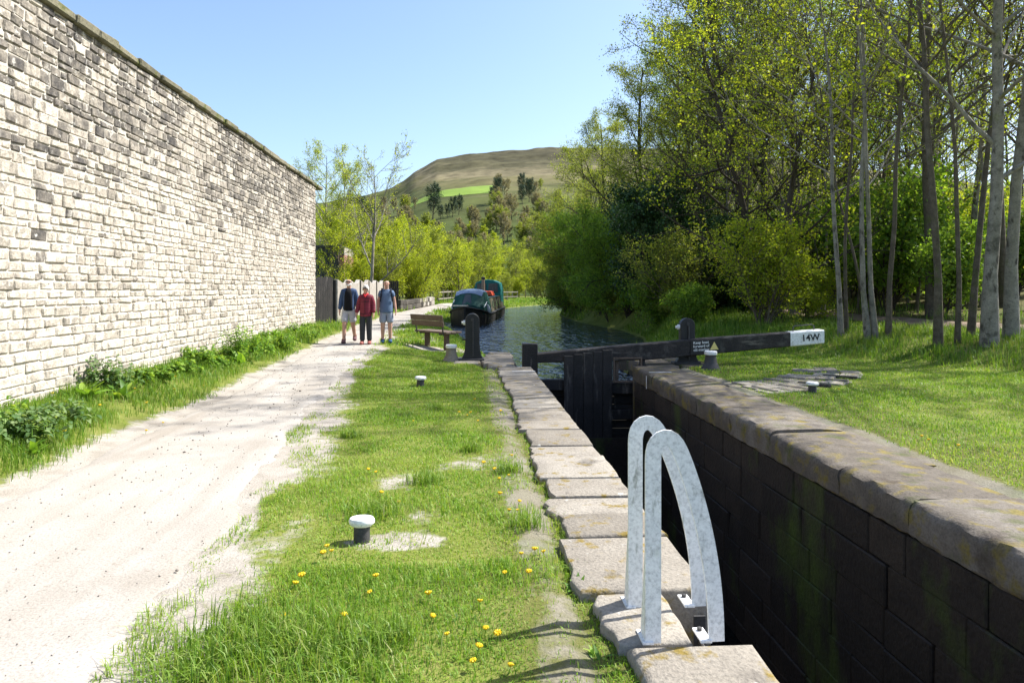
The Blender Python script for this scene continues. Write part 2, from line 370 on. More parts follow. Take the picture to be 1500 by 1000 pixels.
def bare(X, Y):                           # 1 = bare soil, 0 = turf
    l, r = path_edges(Y); X = np.asarray(X, float)
    n = fbm(X * 1.3, np.asarray(Y) * .75, 21)
    b = np.maximum(0, 1 - np.clip(X - r, 0, 9) / (.10 + 2.0 * np.clip(n - .27, 0, 1))) * (X < 0)
    b2 = np.maximum(0, 1 - np.clip(l - X, 0, 9) / .5)
    b = np.where(X < l, np.maximum(b * 0, b2), b)
    strip = (1 - sst(.05, .26, np.abs(X - .44))) * (np.asarray(Y) < 17.8)
    strip = strip * (.55 + .9 * (fbm(X * 2, np.asarray(Y) * 1.5, 33) - .4))
    b = np.maximum(b, strip)
    b = np.maximum(b, (1 - sst(.1, .42, np.hypot((X + .45) * .8, (Y - 4.62) * 1.6))) * .95)     # worn round the near bollard
    b = np.maximum(b, (1 - sst(.3, .95, np.hypot(X + .95, (Y - 18.3)))) * .9)                    # worn round the bench
    b = np.maximum(b, (1 - sst(.0, .45 + .5 * (fbm(X * 1.2, np.asarray(Y) * .9, 44) - .5), X - 4.2)) * (X > 3) * (np.asarray(Y) < 16) * .95)
    b = np.maximum(b, .55 * sst(.62, .78, fbm(X * .8 + 7, np.asarray(Y) * .5, 55)) * (X < .6) * (X > -1.4))
    return np.clip(b, 0, 1)

# ================================================================== SETTING
def lines(segs):
    out = [segs[0][0]]
    for a, b, st in segs:
        n = max(1, int(round((b - a) / st))); out += [a + (b - a) * k / n for k in range(1, n + 1)]
    return np.array(out)
gx = lines([(-4000, -400, 600), (-400, -60, 40), (-60, -12, 3), (-12, -6, .5), (-6, .9, .115), (.9, 3.75, .2), (3.75, 10, .14), (10, 24, .5), (24, 80, 2.5), (80, 400, 40), (400, 4000, 600)])
gy = lines([(-60, -6, 9), (-6, 2, .5), (2, 16, .12), (16, 30, .25), (30, 62, .5), (62, 130, 2), (130, 500, 30), (500, 4200, 500)])
GX, GY = np.meshgrid(gx, gy)
GZ = H(GX, GY); nx, ny = len(gx), len(gy)
I = np.arange(nx * ny).reshape(ny, nx)
F = np.stack([I[:-1, :-1], I[:-1, 1:], I[1:, 1:], I[1:, :-1]], -1).reshape(-1, 4)
cx = ((GX[:-1, :-1] + GX[:-1, 1:]) / 2).ravel(); cy = ((GY[:-1, :-1] + GY[1:, :-1]) / 2).ravel()
F = F[~((cx > .9) & (cx < 3.75) & (cy < 16.0))]
me = fast('ground', np.stack([GX, GY, GZ], -1).reshape(-1, 3), F, bare(GX, GY).ravel(), True)
lit = me.attributes.new('litter', 'FLOAT', 'POINT')
dW = wd_(GX, GY)
lv = sst(8.5, 11, GX) * sst(2.2, 6, dW + 2.5 * (fbm(GX * .5, GY * .5, 5) - .5)) * (GX > 5) + sst(-6, -7, GX) * 0
lv = np.maximum(lv, .62 * (sst(.0, .35, GX) * (1 - sst(5.2, 5.8, GX)) * (GY < 17.8)) * (.6 + .6 * fbm(GX * 3, GY * 3, 88)))
lit.data.foreach_set('value', np.clip(lv, 0, 1).ravel().astype(np.float32))
struct(obj('ground', me, 'ground'), 'grassy canal-side ground with worn bare patches')

def strip(name, ys, lfun, rfun, n, lift, mat, smooth=True):
    ys = np.asarray(ys); l = lfun(ys); r = rfun(ys); t = np.linspace(0, 1, n)
    X = l[:, None] * (1 - t) + r[:, None] * t; Y = np.repeat(ys[:, None], n, 1)
    Z = H(X, Y) - .03 + (lift + .034) * np.minimum(1, np.minimum(t, 1 - t) * 14)[None, :] + .006 * (fbm(X * 6, Y * 6, 17) - .5)
    I = np.arange(X.size).reshape(X.shape)
    F = np.stack([I[:-1, :-1], I[:-1, 1:], I[1:, 1:], I[1:, :-1]], -1).reshape(-1, 4)
    return obj(name, fast(name, np.stack([X, Y, Z], -1).reshape(-1, 3), F, None, smooth), mat)
ysp = lines([(-4, 2, .5), (2, 20, .08), (20, 80, .4)])
struct(strip('towpath', ysp, lambda y: path_edges(y)[0] + .05 * (vn(y * 9, 1, 3) - .5), lambda y: path_edges(y)[1] + .1 * (vn(y * 8, 1, 4) - .5), 22, .012, 'path'), 'pale grit towpath beside the lock')
yw = lines([(8, 34, .3)])
wc = lambda y: np.interp(y, [8, 13, 17, 20, 23, 28, 34], [17.5, 15.2, 13.2, 12.0, 11.4, 10.6, 10.6])
struct(strip('woodland_path', yw, lambda y: wc(y) - .75 + .3 * fbm(y, 1, 8), lambda y: wc(y) + .75 + .3 * fbm(y, 5, 9), 8, .012, 'woodpath'), 'brown earth path through the wood')

# canal water above the gate, chamber floor and low water
xs = np.array([-9, 40.]); ysw = np.array([14.62, 110.])
me = fast('canal_water', [(-9, 14.72, WATER), (40, 14.72, WATER), (40, 110, WATER), (-9, 110, WATER)], [(0, 1, 2, 3)])
struct(obj('canal_water', me, 'water'), 'rippled blue water of the canal above the lock gate')
me = fast('chamber_water', [(LX0 - .1, -6, -2.75), (LX1 + .1, -6, -2.75), (LX1 + .1, 14.6, -2.75), (LX0 - .1, 14.6, -2.75)], [(0, 1, 2, 3)])
struct(obj('chamber_water', me, 'lowwater'), 'dark low water in the bottom of the lock chamber')

# hill: elevation ratio by azimuth and distance
az_px = [-900, 100, 300, 480, 540, 575, 592, 607, 640, 690, 750, 820, 900, 1100, 1300, 2200]
az_y = [345, 330, 318, 298, 288, 276, 266, 252, 234, 225, 219.5, 216.5, 214, 222, 245, 330]
ux = np.concatenate([np.linspace(-900, 460, 18), np.linspace(480, 960, 100), np.linspace(1000, 2200, 16)])
dY = np.concatenate([np.linspace(125, 480, 60), np.linspace(490, 1300, 70), np.linspace(1310, 1700, 14)])
eY = np.interp(dY, [125, 250, 350, 460, 700, 950, 1150, 1300, 1340, 1700], [-.012, .085, .128, .142, .152, .166, .184, .192, .19, .12])
UX, DY = np.meshgrid(ux, dY); EY = np.repeat(eY[:, None], len(ux), 1)
ry = (420 - np.interp(UX, az_px, az_y)) / FPX; k = ry / .192
blend = sst(380, 1000, DY); E = EY * ((1 - blend) * np.clip(k, .75, 1) + blend * k)
HX = (UX - 685) / FPX * DY
HZ = 1.62 + E * DY + (fbm(HX * .02, DY * .02, 60) - .5) * (3 + DY * .006) * sst(150, 400, DY) + (fbm(HX * .004, DY * .006, 61, 4) - .5) * 26 * sst(420, 800, DY) * (1 - sst(1150, 1320, DY))
I = np.arange(UX.size).reshape(UX.shape); F = np.stack([I[:-1, :-1], I[:-1, 1:], I[1:, 1:], I[1:, :-1]], -1).reshape(-1, 4)
struct(obj('hill', fast('hill', np.stack([HX, DY, HZ], -1).reshape(-1, 3), F, (np.clip(E / .2, 0, 1) ** 2.6).ravel(), True), 'moor'), 'brown heather moor rising behind the trees')
def hillz(x, y):
    u = x / y * FPX + 685; i = np.clip(np.searchsorted(dY, y), 1, len(dY) - 1); j = np.clip(np.searchsorted(ux, u), 1, len(ux) - 1)
    return float(HZ[i, j])
# the pasture lies on the hill surface
i0, i1 = np.searchsorted(dY, 385), np.searchsorted(dY, 520)
j0, j1 = np.searchsorted(ux, 598), np.searchsorted(ux, 724)
sub = np.s_[i0:i1, j0:j1]; SX, SY, SZ = HX[sub], DY[sub], HZ[sub] + .15
I = np.arange(SX.size).reshape(SX.shape); F = np.stack([I[:-1, :-1], I[:-1, 1:], I[1:, 1:], I[1:, :-1]], -1).reshape(-1, 4)
struct(obj('field', fast('field', np.stack([SX, SY, SZ], -1).reshape(-1, 3), F, None, True), 'field'), 'bright green pasture below the moor')

# ================================================================== THE TALL STONE WALL
WT, WB, WY0, WY1 = 4.80, -.1, 3.0, 23.2
root = thing('stone_wall', 'tall soot-stained coursed stone wall along the left of the towpath', 'wall', (wallX(WY0) - .2, WY0, 0))
mb = MB()
for (y0, y1) in [(WY0, WY1)]:
    a = Vector((float(wallX(y0)) - .014, y0, 0)); b = Vector((float(wallX(y1)) - .014, y1 - .01, 0))
    mb.add([(a.x, a.y, WB), (b.x, b.y, WB), (b.x, b.y, WT), (a.x, a.y, WT * 1.0585), (a.x - .5, a.y, WB), (b.x - .5, b.y, WB), (b.x - .5, b.y, WT), (a.x - .5, a.y, WT * 1.0585)],
           [(0, 1, 2, 3), (5, 4, 7, 6), (3, 2, 6, 7), (1, 5, 6, 2), (0, 3, 7, 4)])
mb.build('mortar_bed', 'mortar', root)
blocks = []; z = -.05; ci = 0
wr = random.Random(5)
while z < WT - .03:
    ch = wr.choice([.085, .10, .115, .13, .15]) if z > .9 else wr.choice([.115, .13, .15])
    ch = min(ch, WT - z); y = WY0 + wr.uniform(0, .3)
    while y < WY1 - .02:
        L = wr.choice([.15, .19, .23, .27, .31, .38]) * wr.uniform(.9, 1.1) * (1.25 if z < .9 else 1)
        L = min(L, WY1 - y)
        if L > .06:
            zc = z + ch / 2; yc = y + L / 2
            so = float(sst(2.45, 4.5, zc + .25 + 2.0 * (float(fbm(yc * .33, zc * .5, 77)) - .5) + .05 * (yc - 12)))
            u = wr.random()
            if u < so * .8: t = wr.uniform(.02, .5)
            elif u < so * .8 + .10: t = wr.uniform(.45, .7)
            else: t = wr.uniform(.72, 1.0)
            if float(fbm(yc * .5, zc * .22, 91)) > .6: t = min(1, t + .3)
            kz = 1 + .0029 * (WY1 - yc); blocks.append((yc, zc * kz, L, ch * kz, t, wr.uniform(-.002, .011)))
        y += L
    z += ch
def proj(p):
    q = CM.transposed() @ (Vector(p) - CAM_LOC)
    return (750 + FPX * q.x / -q.z, 420 - FPX * q.y / -q.z, -q.z) if q.z < -.1 else None
vis = []
for i, (yc, zc, L, ch, t, pr) in enumerate(blocks):
    p = proj((float(wallX(yc)), yc, zc))
    if p and -10 < p[0] < 1510 and -5 < p[1] < 1005 and zc > .22: vis.append((L * ch * 5 / p[2] ** 3, i))
vis = set(i for _, i in sorted(vis, reverse=True)[:300])
rest = MB()
for i, (yc, zc, L, ch, t, pr) in enumerate(blocks):
    tgt = MB() if i in vis else rest
    tgt.box((float(wallX(yc)) - .05 + pr, yc, zc), (.10, L - .010, ch - .010), wr.uniform(-.012, .012), .010 + .010 * wr.random(), .0085, t, wr); tgt.t[-24:] = [min(1, max(0, t + wr.uniform(-.16, .16))) for _ in range(24)]
    if i in vis: tgt.build('stone', 'stone', root)
rest.build('distant_stonework', 'stone', root, props={'kind': 'stuff'})
y = WY0
while y < WY1 + .1:
    L = wr.uniform(.5, .85)
    MB().box((float(wallX(y)) - .2, y + L / 2, WT * (1 + .0029 * (WY1 - y - L / 2)) + .06 + wr.uniform(-.008, .008)), (.54 + wr.uniform(-.03, .03), L - .012, .12 + wr.uniform(-.015, .015)), wr.uniform(-.01, .01), .02, .01, wr.random(), wr).build('coping_stone', 'wallcope', root)
    y += L

# ================================================================== LOCK CHAMBER
sr = random.Random(21)
# --- left side: broad worn coping stones
lw = thing('lock_wall', 'worn grey coping along the near side of the lock, with ladder recess', 'lock wall', (.95, 3, -2.8))
mb = MB(); RY0, RY1, RX = 3.17, 3.72, 1.02           # ladder recess
for (a, b, x) in [(-6, RY0, LX0 - .03), (RY0, RY1, RX), (RY1, 14.35, LX0 - .03)]:
    mb.box((x / 2 + .28, (a + b) / 2, -1.56), (x - .56, b - a, 2.5))
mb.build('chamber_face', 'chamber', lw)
y = -1.5; k = 0
def slab(mb, x0, x1, y0, y1, ztop, th, rr, rag=.05, n=5, bull=.03, tint=.5, inner=1):
    # an irregular worn stone: ragged outline on the land side, rounded arris on the lock side
    pts = []
    for i in range(n): t = i / (n - 1); pts.append((x0 + rr.uniform(-rag, rag), y0 + (y1 - y0) * t))
    for i in range(n): t = i / (n - 1); pts.append((x1 + rr.uniform(-.008, .008), y1 - (y1 - y0) * t))
    m = len(pts); cxm = (x0 + x1) / 2; cym = (y0 + y1) / 2
    def ring(ins, z): return [(p[0] + (cxm - p[0]) * ins / max(.2, (x1 - x0) / 2), p[1] + (cym - p[1]) * ins / max(.2, (y1 - y0) / 2), z) for p in pts]
    tz = [rr.uniform(-.006, .006) for _ in range(m)]
    r0 = ring(0, ztop - th); r1 = ring(0, ztop - bull); r2 = ring(bull * .45, ztop - bull * .3); r3 = [(q[0], q[1], q[2] + tz[i]) for i, q in enumerate(ring(bull * 1.3, ztop))]
    r4 = [(q[0], q[1], q[2] + rr.uniform(-.004, .004)) for q in ring(min(x1 - x0, y1 - y0) * .25, ztop + .003)]
    vs = r0 + r1 + r2 + r3 + r4; fs = []
    for a in range(4): fs += [(a * m + i, a * m + (i + 1) % m, (a + 1) * m + (i + 1) % m, (a + 1) * m + i) for i in range(m)]
    fs.append(tuple(4 * m + i for i in range(m)))
    mb.add(vs, fs, tint); return mb
Ys = [(-1.6, -.55), (-.55, .5), (.5, 1.75), (1.75, 3.17), (3.17, 3.72), (3.72, 4.55), (4.55, 5.02), (5.02, 5.46), (5.46, 5.98), (5.98, 6.75), (6.75, 7.25), (7.25, 8.05), (8.05, 8.6), (8.6, 9.5), (9.5, 10.35), (10.35, 11.3), (11.3, 12.1), (12.1, 13.0), (13.0, 13.75), (13.75, 14.38)]
for i, (a, b) in enumerate(Ys):
    x0 = .63 + sr.uniform(-.05, .04); x1 = LX0 + sr.uniform(-.012, .008)
    if a == 3.17: x0, x1 = .66, RX
    if a == 1.75: x0 = .72
    slab(MB(), x0, x1, a + .011, b - .011, .012 + sr.uniform(-.01, .014), .30, sr, .03, 6, .014 if a != 1.75 else .03, sr.random()).build('coping_stone', 'cope', lw, True)
# smaller broken stones on the land side
y = 2.2
while y < 14:
    L = sr.uniform(.25, .7)
    if sr.random() < .16: slab(MB(), .40 + sr.uniform(-.04, .05), .58, y, y + L, -.016 + sr.uniform(-.006, .004), .1, sr, .04, 4, .02, sr.random()).build('edging_stone', 'cope', lw, True)
    y += L + .03
# wing paving beyond the gate where the paddle stand is
for (x0, x1, a, b) in [(.42, .97, 14.40, 15.1), (.30, 1.0, 15.12, 15.75), (-.32, .28, 15.15, 15.95), (.30, 1.02, 15.77, 16.45), (-.25, .3, 15.97, 16.5), (.42, 1.05, 16.47, 17.0), (.5, 1.04, 17.02, 17.55)]:
    slab(MB(), x0, x1, a, b, .02 + sr.uniform(-.006, .008), .22, sr, .03, 4, .03, sr.random()).build('paving_slab', 'cope', lw, True)
MB().box((.98, 16.0, -.75), (.14, 3.2, 1.36)).build('wing_wall', 'chamber', lw)
mb = MB(); mb.box((1.05, 13.46, .0305), (.44, .045, .004)); mb.build('cill_line', 'white', lw)

# --- right side: long bull-nosed coping, coursed chamber wall under it
rw = thing('lock_wall', 'brown round-edged coping and dark mossy chamber wall on the far side', 'lock wall', (3.8, 3, -2.8))
y = -1.0
while y < 14.2:
    L = sr.uniform(1.0, 1.7); b = min(y + L, 14.3)
    if 14.3 - b < .5: b = 14.3
    zt = .02 + sr.uniform(-.012, .012); W0 = 4.22 + sr.uniform(-.05, .10)
    prof = [(W0, -.22), (W0, zt - .03), (W0 - .06, zt), (LX1 + .6, zt + .008), (LX1 + .34, zt + .006), (LX1 + .10, zt), (LX1 + .05, zt - .012), (LX1 + .016, zt - .04), (LX1, zt - .085), (LX1 + .004, -.17), (LX1 + .006, -.25), (LX1 + .05, -.25), (LX1 + .05, -.285), (W0, -.285)]
    mb = MB(); ns = 13; rings = []
    for q in range(ns):
        yy = y + .003 + (b - y - .006) * q / (ns - 1); e = .006 if q in (0, ns - 1) else 0
        rings += [(px + sr.uniform(-.012, .012) + (e if px < 3.6 else 0), yy, pz + sr.uniform(-.009, .007) - (e if pz > -.1 else 0)) for px, pz in prof]
    m = len(prof); fs = [(q * m + i, q * m + (i + 1) % m, (q + 1) * m + (i + 1) % m, (q + 1) * m + i) for q in range(ns - 1) for i in range(m)]
    fs += [tuple(range(m)), tuple((ns - 1) * m + i for i in range(m))]
    mb.add(rings, fs, sr.random()); mb.build('coping_stone', 'copeR', rw, True)
    y = b
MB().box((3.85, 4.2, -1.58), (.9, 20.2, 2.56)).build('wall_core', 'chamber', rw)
z = -.29
while z > -2.8:
    ch = sr.choice([.28, .32, .36]); y = -.5 + sr.uniform(0, .6)
    while y < 14.2:
        L = sr.uniform(.5, 1.05); L = min(L, 14.3 - y)
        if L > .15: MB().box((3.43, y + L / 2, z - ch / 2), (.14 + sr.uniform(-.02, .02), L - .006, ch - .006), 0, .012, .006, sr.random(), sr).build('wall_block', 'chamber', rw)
        y += L
    z -= ch
# hollow quoin where the gate turns, wing beyond
mb = MB(); mb.tube([(3.52, 14.42, -2.8), (3.52, 14.42, .0)], .16, 14); mb.build('quoin_stone', 'copeR', rw, True)
for (x0, x1, a, b) in [(3.62, 4.3, 14.32, 15.1), (4.32, 5.0, 14.30, 15.2), (3.62, 4.35, 15.12, 16.0), (4.37, 5.05, 15.22, 16.05), (3.7, 4.5, 16.02, 16.8), (3.95, 4.9, 16.82, 17.5)]:
    slab(MB(), x0, x1, a, b, .02 + sr.uniform(-.006, .01), .25, sr, .03, 4, .03, sr.random()).build('paving_slab', 'copeR', rw, True)
MB().box((3.7, 16.0, -.75), (.14, 3.2, 1.36)).build('wing_wall', 'chamber', rw)
mb = MB(); mb.box((3.57, 13.12, .034), (.42, .045, .004)); mb.box((LX1 - .020, 13.12, -.15), (.004, .045, .24)); mb.build('cill_line', 'white', rw)
MB().box((2.4, 14.66, -2.2), (2.6, .5, 1.5)).build('gate_cill', 'chamber', rw)
MB().box((2.4, 4, -3.0), (3.2, 21, .3)).build('chamber_floor', 'chamber', rw)
# quadrant of setts with raised kick bricks where the beam is walked round
pv = Vector((3.5, 14.65, 0))
qd = thing('quadrant_paving', 'arc of stone setts with raised kicking strips under the balance beam', 'paving', (5.6, 12.4, 0))
for ri, (ra, rb) in enumerate([(3.0, 3.4), (3.42, 3.82), (3.84, 4.2)]):
    a = -76 + sr.uniform(0, 4)
    while a < -20:
        da = R(sr.uniform(6, 10)); a0 = R(a); a1 = a0 + da - .006
        pl = [(ra, a0), (rb, a0), (rb, a1), (ra, a1)]
        pts = [(pv.x + r * math.cos(t), pv.y + r * math.sin(t)) for r, t in pl]
        if all(p[0] > 4.28 for p in pts) and sr.random() < .8:
            zt = h1(*pts[0]) + .022 + sr.uniform(-.006, .008)
            MB().prism(pts, lambda u, v, w_: (u, v, w_), zt - .12, zt, sr.random()).build('sett', 'cope', qd, bevel=.012)
        a += math.degrees(da)
for a in range(-74, -20, 9):
    for (ra, rb) in ((3.0, 3.5), (3.6, 4.15)):
        t = R(a + sr.uniform(-1.5, 1.5)); rm = (ra + rb) / 2; p = (pv.x + rm * math.cos(t), pv.y + rm * math.sin(t))
        if p[0] - .3 > 4.25 and sr.random() < .62: MB().box((p[0], p[1], h1(*p) + .002), (rb - ra, .09, .085), t, .012, .006, sr.random() * .5, sr).build('kick_strip', 'cope' if sr.random() < .6 else 'darkstone', qd)

# ================================================================== LOCK GATE
GY0 = 14.64
gate = thing('lock_gate', 'black timber lock gate with long rising balance beam marked 14W', 'lock gate', (3.45, GY0, -1.5))
def gx_(px): return XY(px, GY0)
def gz_(py): return atY(750, py, GY0).z
xL0, xL1 = gx_(765), gx_(787)
MB().box(((xL0 + xL1) / 2, GY0, gz_(503) - 1.09), (xL1 - xL0, .28, 2.18), 0, .012, .004, .5, sr).build('mitre_post', 'blackwood', gate)
# beam: tapering balk from mitre post over the heel post to the white end
def beam_at(t):
    x = xL1 - .01 + t * (gx_(1203) - xL1); zt = gz_(517) + t * (gz_(484) - gz_(517)) + .05 * math.sin(math.pi * t) * .4
    th = np.interp(t, [0, .18, .38, .6, 1], [.19, .27, .34, .33, .285]); return x, zt, float(th)
def beam(t0, t1, yw, name, mat, dy=0., n=8):
    mb = MB(); vs = []; fs = []; r_ = random.Random(4)
    for q in range(n + 1):
        x, zt, th = beam_at(t0 + (t1 - t0) * q / n); c = .02
        y0, y1 = GY0 - yw / 2, GY0 + yw / 2; j = lambda: r_.uniform(-.003, .003)
        vs += [(x, y0, zt - th + c), (x, y0 + j(), zt - c + j()), (x, y0 + c, zt + j()), (x, y1 - c, zt + j()), (x, y1, zt - c), (x, y1, zt - th + c), (x, y1 - c, zt - th), (x, y0 + c, zt - th)]
    for q in range(n): fs += [(q * 8 + i, q * 8 + (i + 1) % 8, (q + 1) * 8 + (i + 1) % 8, (q + 1) * 8 + i) for i in range(8)]
    fs += [tuple(range(8)), tuple(n * 8 + i for i in range(8))]
    mb.add(vs, fs); return mb.build(name, mat, gate)
tw = (gx_(1154) - xL1) / (gx_(1203) - xL1)
bm_ = beam(0, tw, .30, 'balance_beam', 'beamwood', n=14)
we = beam(tw, 1, .304, 'beam_end', 'white', n=2); we['label'] = 'white painted beam end lettered 14W'
def text(s, loc, size, mat, parent, name, depth=.0015, bold=0.):
    cu = bpy.data.curves.new(name, 'FONT'); cu.body = s; cu.size = size; cu.extrude = depth; cu.align_x = 'CENTER'; cu.align_y = 'CENTER'; cu.offset = bold
    cu.space_line = .95
    cu.materials.append(MAT[mat] if isinstance(mat, str) else mat)
    tmp = bpy.data.objects.new('tmp', cu); COL.objects.link(tmp); dg = bpy.context.evaluated_depsgraph_get(); me_ = bpy.data.meshes.new_from_object(tmp.evaluated_get(dg)); bpy.data.objects.remove(tmp)
    o = bpy.data.objects.new(name, me_); COL.objects.link(o); o.parent = parent; o.location = Vector(loc) - world_loc(parent); o.rotation_euler = (R(90), 0, 0); return o
slope = math.atan2(beam_at(1)[1] - beam_at(.7)[1], beam_at(1)[0] - beam_at(.7)[0])
x_, z_, t_ = beam_at((gx_(1183) - xL1) / (gx_(1203) - xL1))
o = text('14W', (x_, GY0 - .1555, z_ - t_ / 2), .19, 'black', we, 'lettering', bold=.004); o.rotation_euler = (R(90), -slope, 0)
# warning plate on the beam
ta, tb = [(gx_(p) - xL1) / (gx_(1203) - xL1) for p in (1009, 1052)]
xa, za, tha = beam_at(ta); xb, zb, thb = beam_at(tb)
mb = MB(); mb.add([(xa, GY0 - .152, za - tha + .025), (xb, GY0 - .152, zb - thb + .025), (xb, GY0 - .152, zb - .02), (xa, GY0 - .152, za - .02),
                   (xa, GY0 - .166, za - tha + .025), (xb, GY0 - .166, zb - thb + .025), (xb, GY0 - .166, zb - .02), (xa, GY0 - .166, za - .02)],
                  [(0, 1, 2, 3), (7, 6, 5, 4), (0, 4, 5, 1), (1, 5, 6, 2), (2, 6, 7, 3), (3, 7, 4, 0)])
sg = mb.build('sign_plate', 'black', gate); sg['label'] = 'black warning plate with white words and yellow triangle'
o = text('Keep boat\nforward of\ncill marker', (xa + (xb - xa) * .35, GY0 - .168, (za + zb) / 2 - .15), .078, 'white', sg, 'lettering', bold=.001); o.rotation_euler = (R(90), -slope, 0)
MAT['yellow'] = plain('warning_yellow', (.75, .62, .22)); tx, tz = xa + (xb - xa) * .79, (za + zb) / 2 - .15
MB().prism([(tx - .09, tz - .075), (tx + .09, tz - .07), (tx, tz + .09)], lambda u, v, w_: (u, w_, v), GY0 - .170, GY0 - .166).build('warning_triangle', 'yellow', sg)
# grab rail on the beam end
xr0, zr0, _ = beam_at(.90); xr1, zr1, _ = beam_at(.975)
MB().tube([(xr0, GY0, zr0 - .02), (xr0, GY0, zr0 + .09), (xr0 + .03, GY0, zr0 + .115), (xr1 - .03, GY0, zr1 + .115), (xr1, GY0, zr1 + .09), (xr1, GY0, zr1 - .02)], .012, 8).build('grab_rail', 'iron', gate, True)
# frame and planking
hx0, hx1 = gx_(938), 3.64
MB().box(((hx0 + hx1) / 2, GY0, -.86), (hx1 - hx0, .26, 2.16), 0, .02, .004, .5, sr).build('heel_post', 'blackwood', gate)
px0, px1 = gx_(824), gx_(894)
n = 5; wd = (px1 - px0) / n
for i in range(n):
    t = (px0 + wd * (i + .5) - xL1) / (gx_(1203) - xL1); zt = beam_at(t)[1] - .10 + .012 * i
    MB().box((px0 + wd * (i + .5), GY0 - .185, (zt - 1.95) / 2), (wd - .006, .06, zt + 1.95), 0, .006, .003, sr.random(), sr).build('plank', 'blackwood', gate)
for (a, b, z0, z1, nm) in [(xL1 - .01, px0 + .05, gz_(571), gz_(555.5), 'mid_rail'), (px1 - .05, hx0 + .01, gz_(577), gz_(561), 'mid_rail'), (px1 - .05, hx0 + .01, gz_(526), gz_(510), 'top_rail'), (xL1 - .01, hx0, -1.1, -.9, 'low_rail')]:
    MB().box(((a + b) / 2, GY0 - .02, (z0 + z1) / 2), (b - a, .2, abs(z1 - z0)), 0, .01, .003, sr.random(), sr).build(nm, 'blackwood', gate)
wx0, wx1, wz0, wz1 = gx_(896), gx_(938), gz_(560), gz_(523)
mb = MB()
for c, d in [(((wx0 + wx1) / 2, wz1 - .015), (wx1 - wx0, .03)), (((wx0 + wx1) / 2, wz0 + .015), (wx1 - wx0, .03)), ((wx0 + .015, (wz0 + wz1) / 2), (.03, wz1 - wz0 - .06)), ((wx1 - .015, (wz0 + wz1) / 2), (.03, wz1 - wz0 - .06))]:
    mb.box((c[0], GY0 - .14, c[1]), (d[0], .06, d[1]))
mb.build('opening_frame', 'wood', gate)
MB().box((wx0 + .10, GY0 - .02, (wz0 + wz1) / 2), (.07, .06, wz1 - wz0), 0, .008, 0, .5, sr).build('paddle_rod', 'wood', gate)
for k in range(9):
    MB().box(((xL1 + hx0) / 2, GY0 + .07, -.40 - k * .165), (hx0 - xL1 + .02, .05, .155), 0, .006, .003, sr.random(), sr).build('cladding_board', 'blackwood', gate)

# ================================================================== PADDLE STANDS
def paddle(px, py, Ht, label):
    p = at(px, py, .02); t = thing('paddle_stand', label, 'paddle stand', p)
    out = [(-.24, 0), (.24, 0), (.235, .035), (.19, .12), (.165, .24), (.155, .42)]
    w_ = .155; top = [(w_ * math.cos(R(a)), Ht - w_ + w_ * math.sin(R(a))) for a in range(0, 181, 15)]
    out = out + top + [(-.155, .42), (-.165, .24), (-.19, .12), (-.235, .035)]
    mb = MB(); mb.prism(out, lambda u, v, k: (p.x + u, p.y + k, p.z + v), -.085, .085); mb.build('post', 'black', t, bevel=.018)
    mb = MB(); mb.box((p.x + .015, p.y - .10, p.z + Ht * .46), (.028, .04, Ht * .74)); mb.build('rack_bar', 'iron', t)
    mb = MB(); mb.box((p.x - .02, p.y, p.z + .015), (.56, .30, .05), 0, .012, 0, .5, sr); mb.build('base_plate', 'iron', t)
    mb = MB(); mb.lathe([(.02, -.05), (.055, -.05), (.055, .02), (.03, .03), (.03, .06)], (0, 0, 0), 10)
    mb.v = [(p.x - .155 - v[2] - .02, p.y + v[0], p.z + Ht * .80 + v[1]) for v in mb.v]; g = mb.build('spindle_boss', 'white', t, True)
    mb = MB(); mb.tube([(p.x - .15, p.y, p.z + Ht * .44), (p.x - .22, p.y, p.z + Ht * .44)], .02, 8); mb.build('spindle', 'iron', t, True)
    mb = MB(); mb.tube([(p.x, p.y - .087, p.z + Ht * .87), (p.x, p.y - .105, p.z + Ht * .87)], .035, 12); mb.build('bolt_head', 'iron', t, True)
    return t
paddle(692, 527, 1.02, 'black round-topped paddle stand on the slabs left of the gate')
paddle(1006, 532, .95, 'black round-topped paddle stand behind the balance beam')

# ================================================================== MOORING BOLLARDS
def bollard(px, py, label, kind, zz=None):
    z = 0.; p = at(px, py, z)
    for _ in range(4): p = at(px, py, max(-.02, h1(p.x, p.y)))
    t = thing('mooring_bollard', label, 'bollard', p, 'mooring bollards round the lock')
    if kind == 'near':
        MB().lathe([(.052, -.06), (.052, .095), (.046, .11)], p, 14).build('stem', 'iron', t, True)
        MB().lathe([(.03, .10), (.064, .105), (.079, .12), (.081, .138), (.073, .153), (.05, .159), (.0, .157)], p, 18, sx=1.02, sy=.86).build('cap', 'white', t, True)
    elif kind == 'low':
        MB().lathe([(.065, -.06), (.06, .10), (.055, .12)], p, 12).build('stem', 'iron', t, True)
        MB().lathe([(.05, .11), (.09, .12), (.095, .145), (.08, .165), (.0, .17)], p, 16).build('cap', 'white', t, True)
    else:
        k = 'concrete' if kind == 'flared' else 'iron'
        MB().lathe([(.21, -.05), (.20, .02), (.16, .06), (.125, .14), (.105, .24), (.10, .28), (.11, .30)], p, 18).build('stem', k, t, True)
        MB().lathe([(.10, .285), (.122, .295), (.125, .345), (.112, .362), (.0, .365)], p, 18).build('cap', 'white', t, True)
    return t
bollard(530, 793, 'low bollard with white cap in the grass nearest the camera', 'near')
bollard(616, 566, 'small white-capped bollard in the grass farther along the towpath', 'low')
bollard(661, 529, 'flared concrete bollard with white top beside the left paddle stand', 'flared')
bollard(1041, 541, 'flared black bollard with white top in front of the warning plate', 'black')
bollard(1190, 575, 'tiny white-capped bollard on the far lawn', 'low')

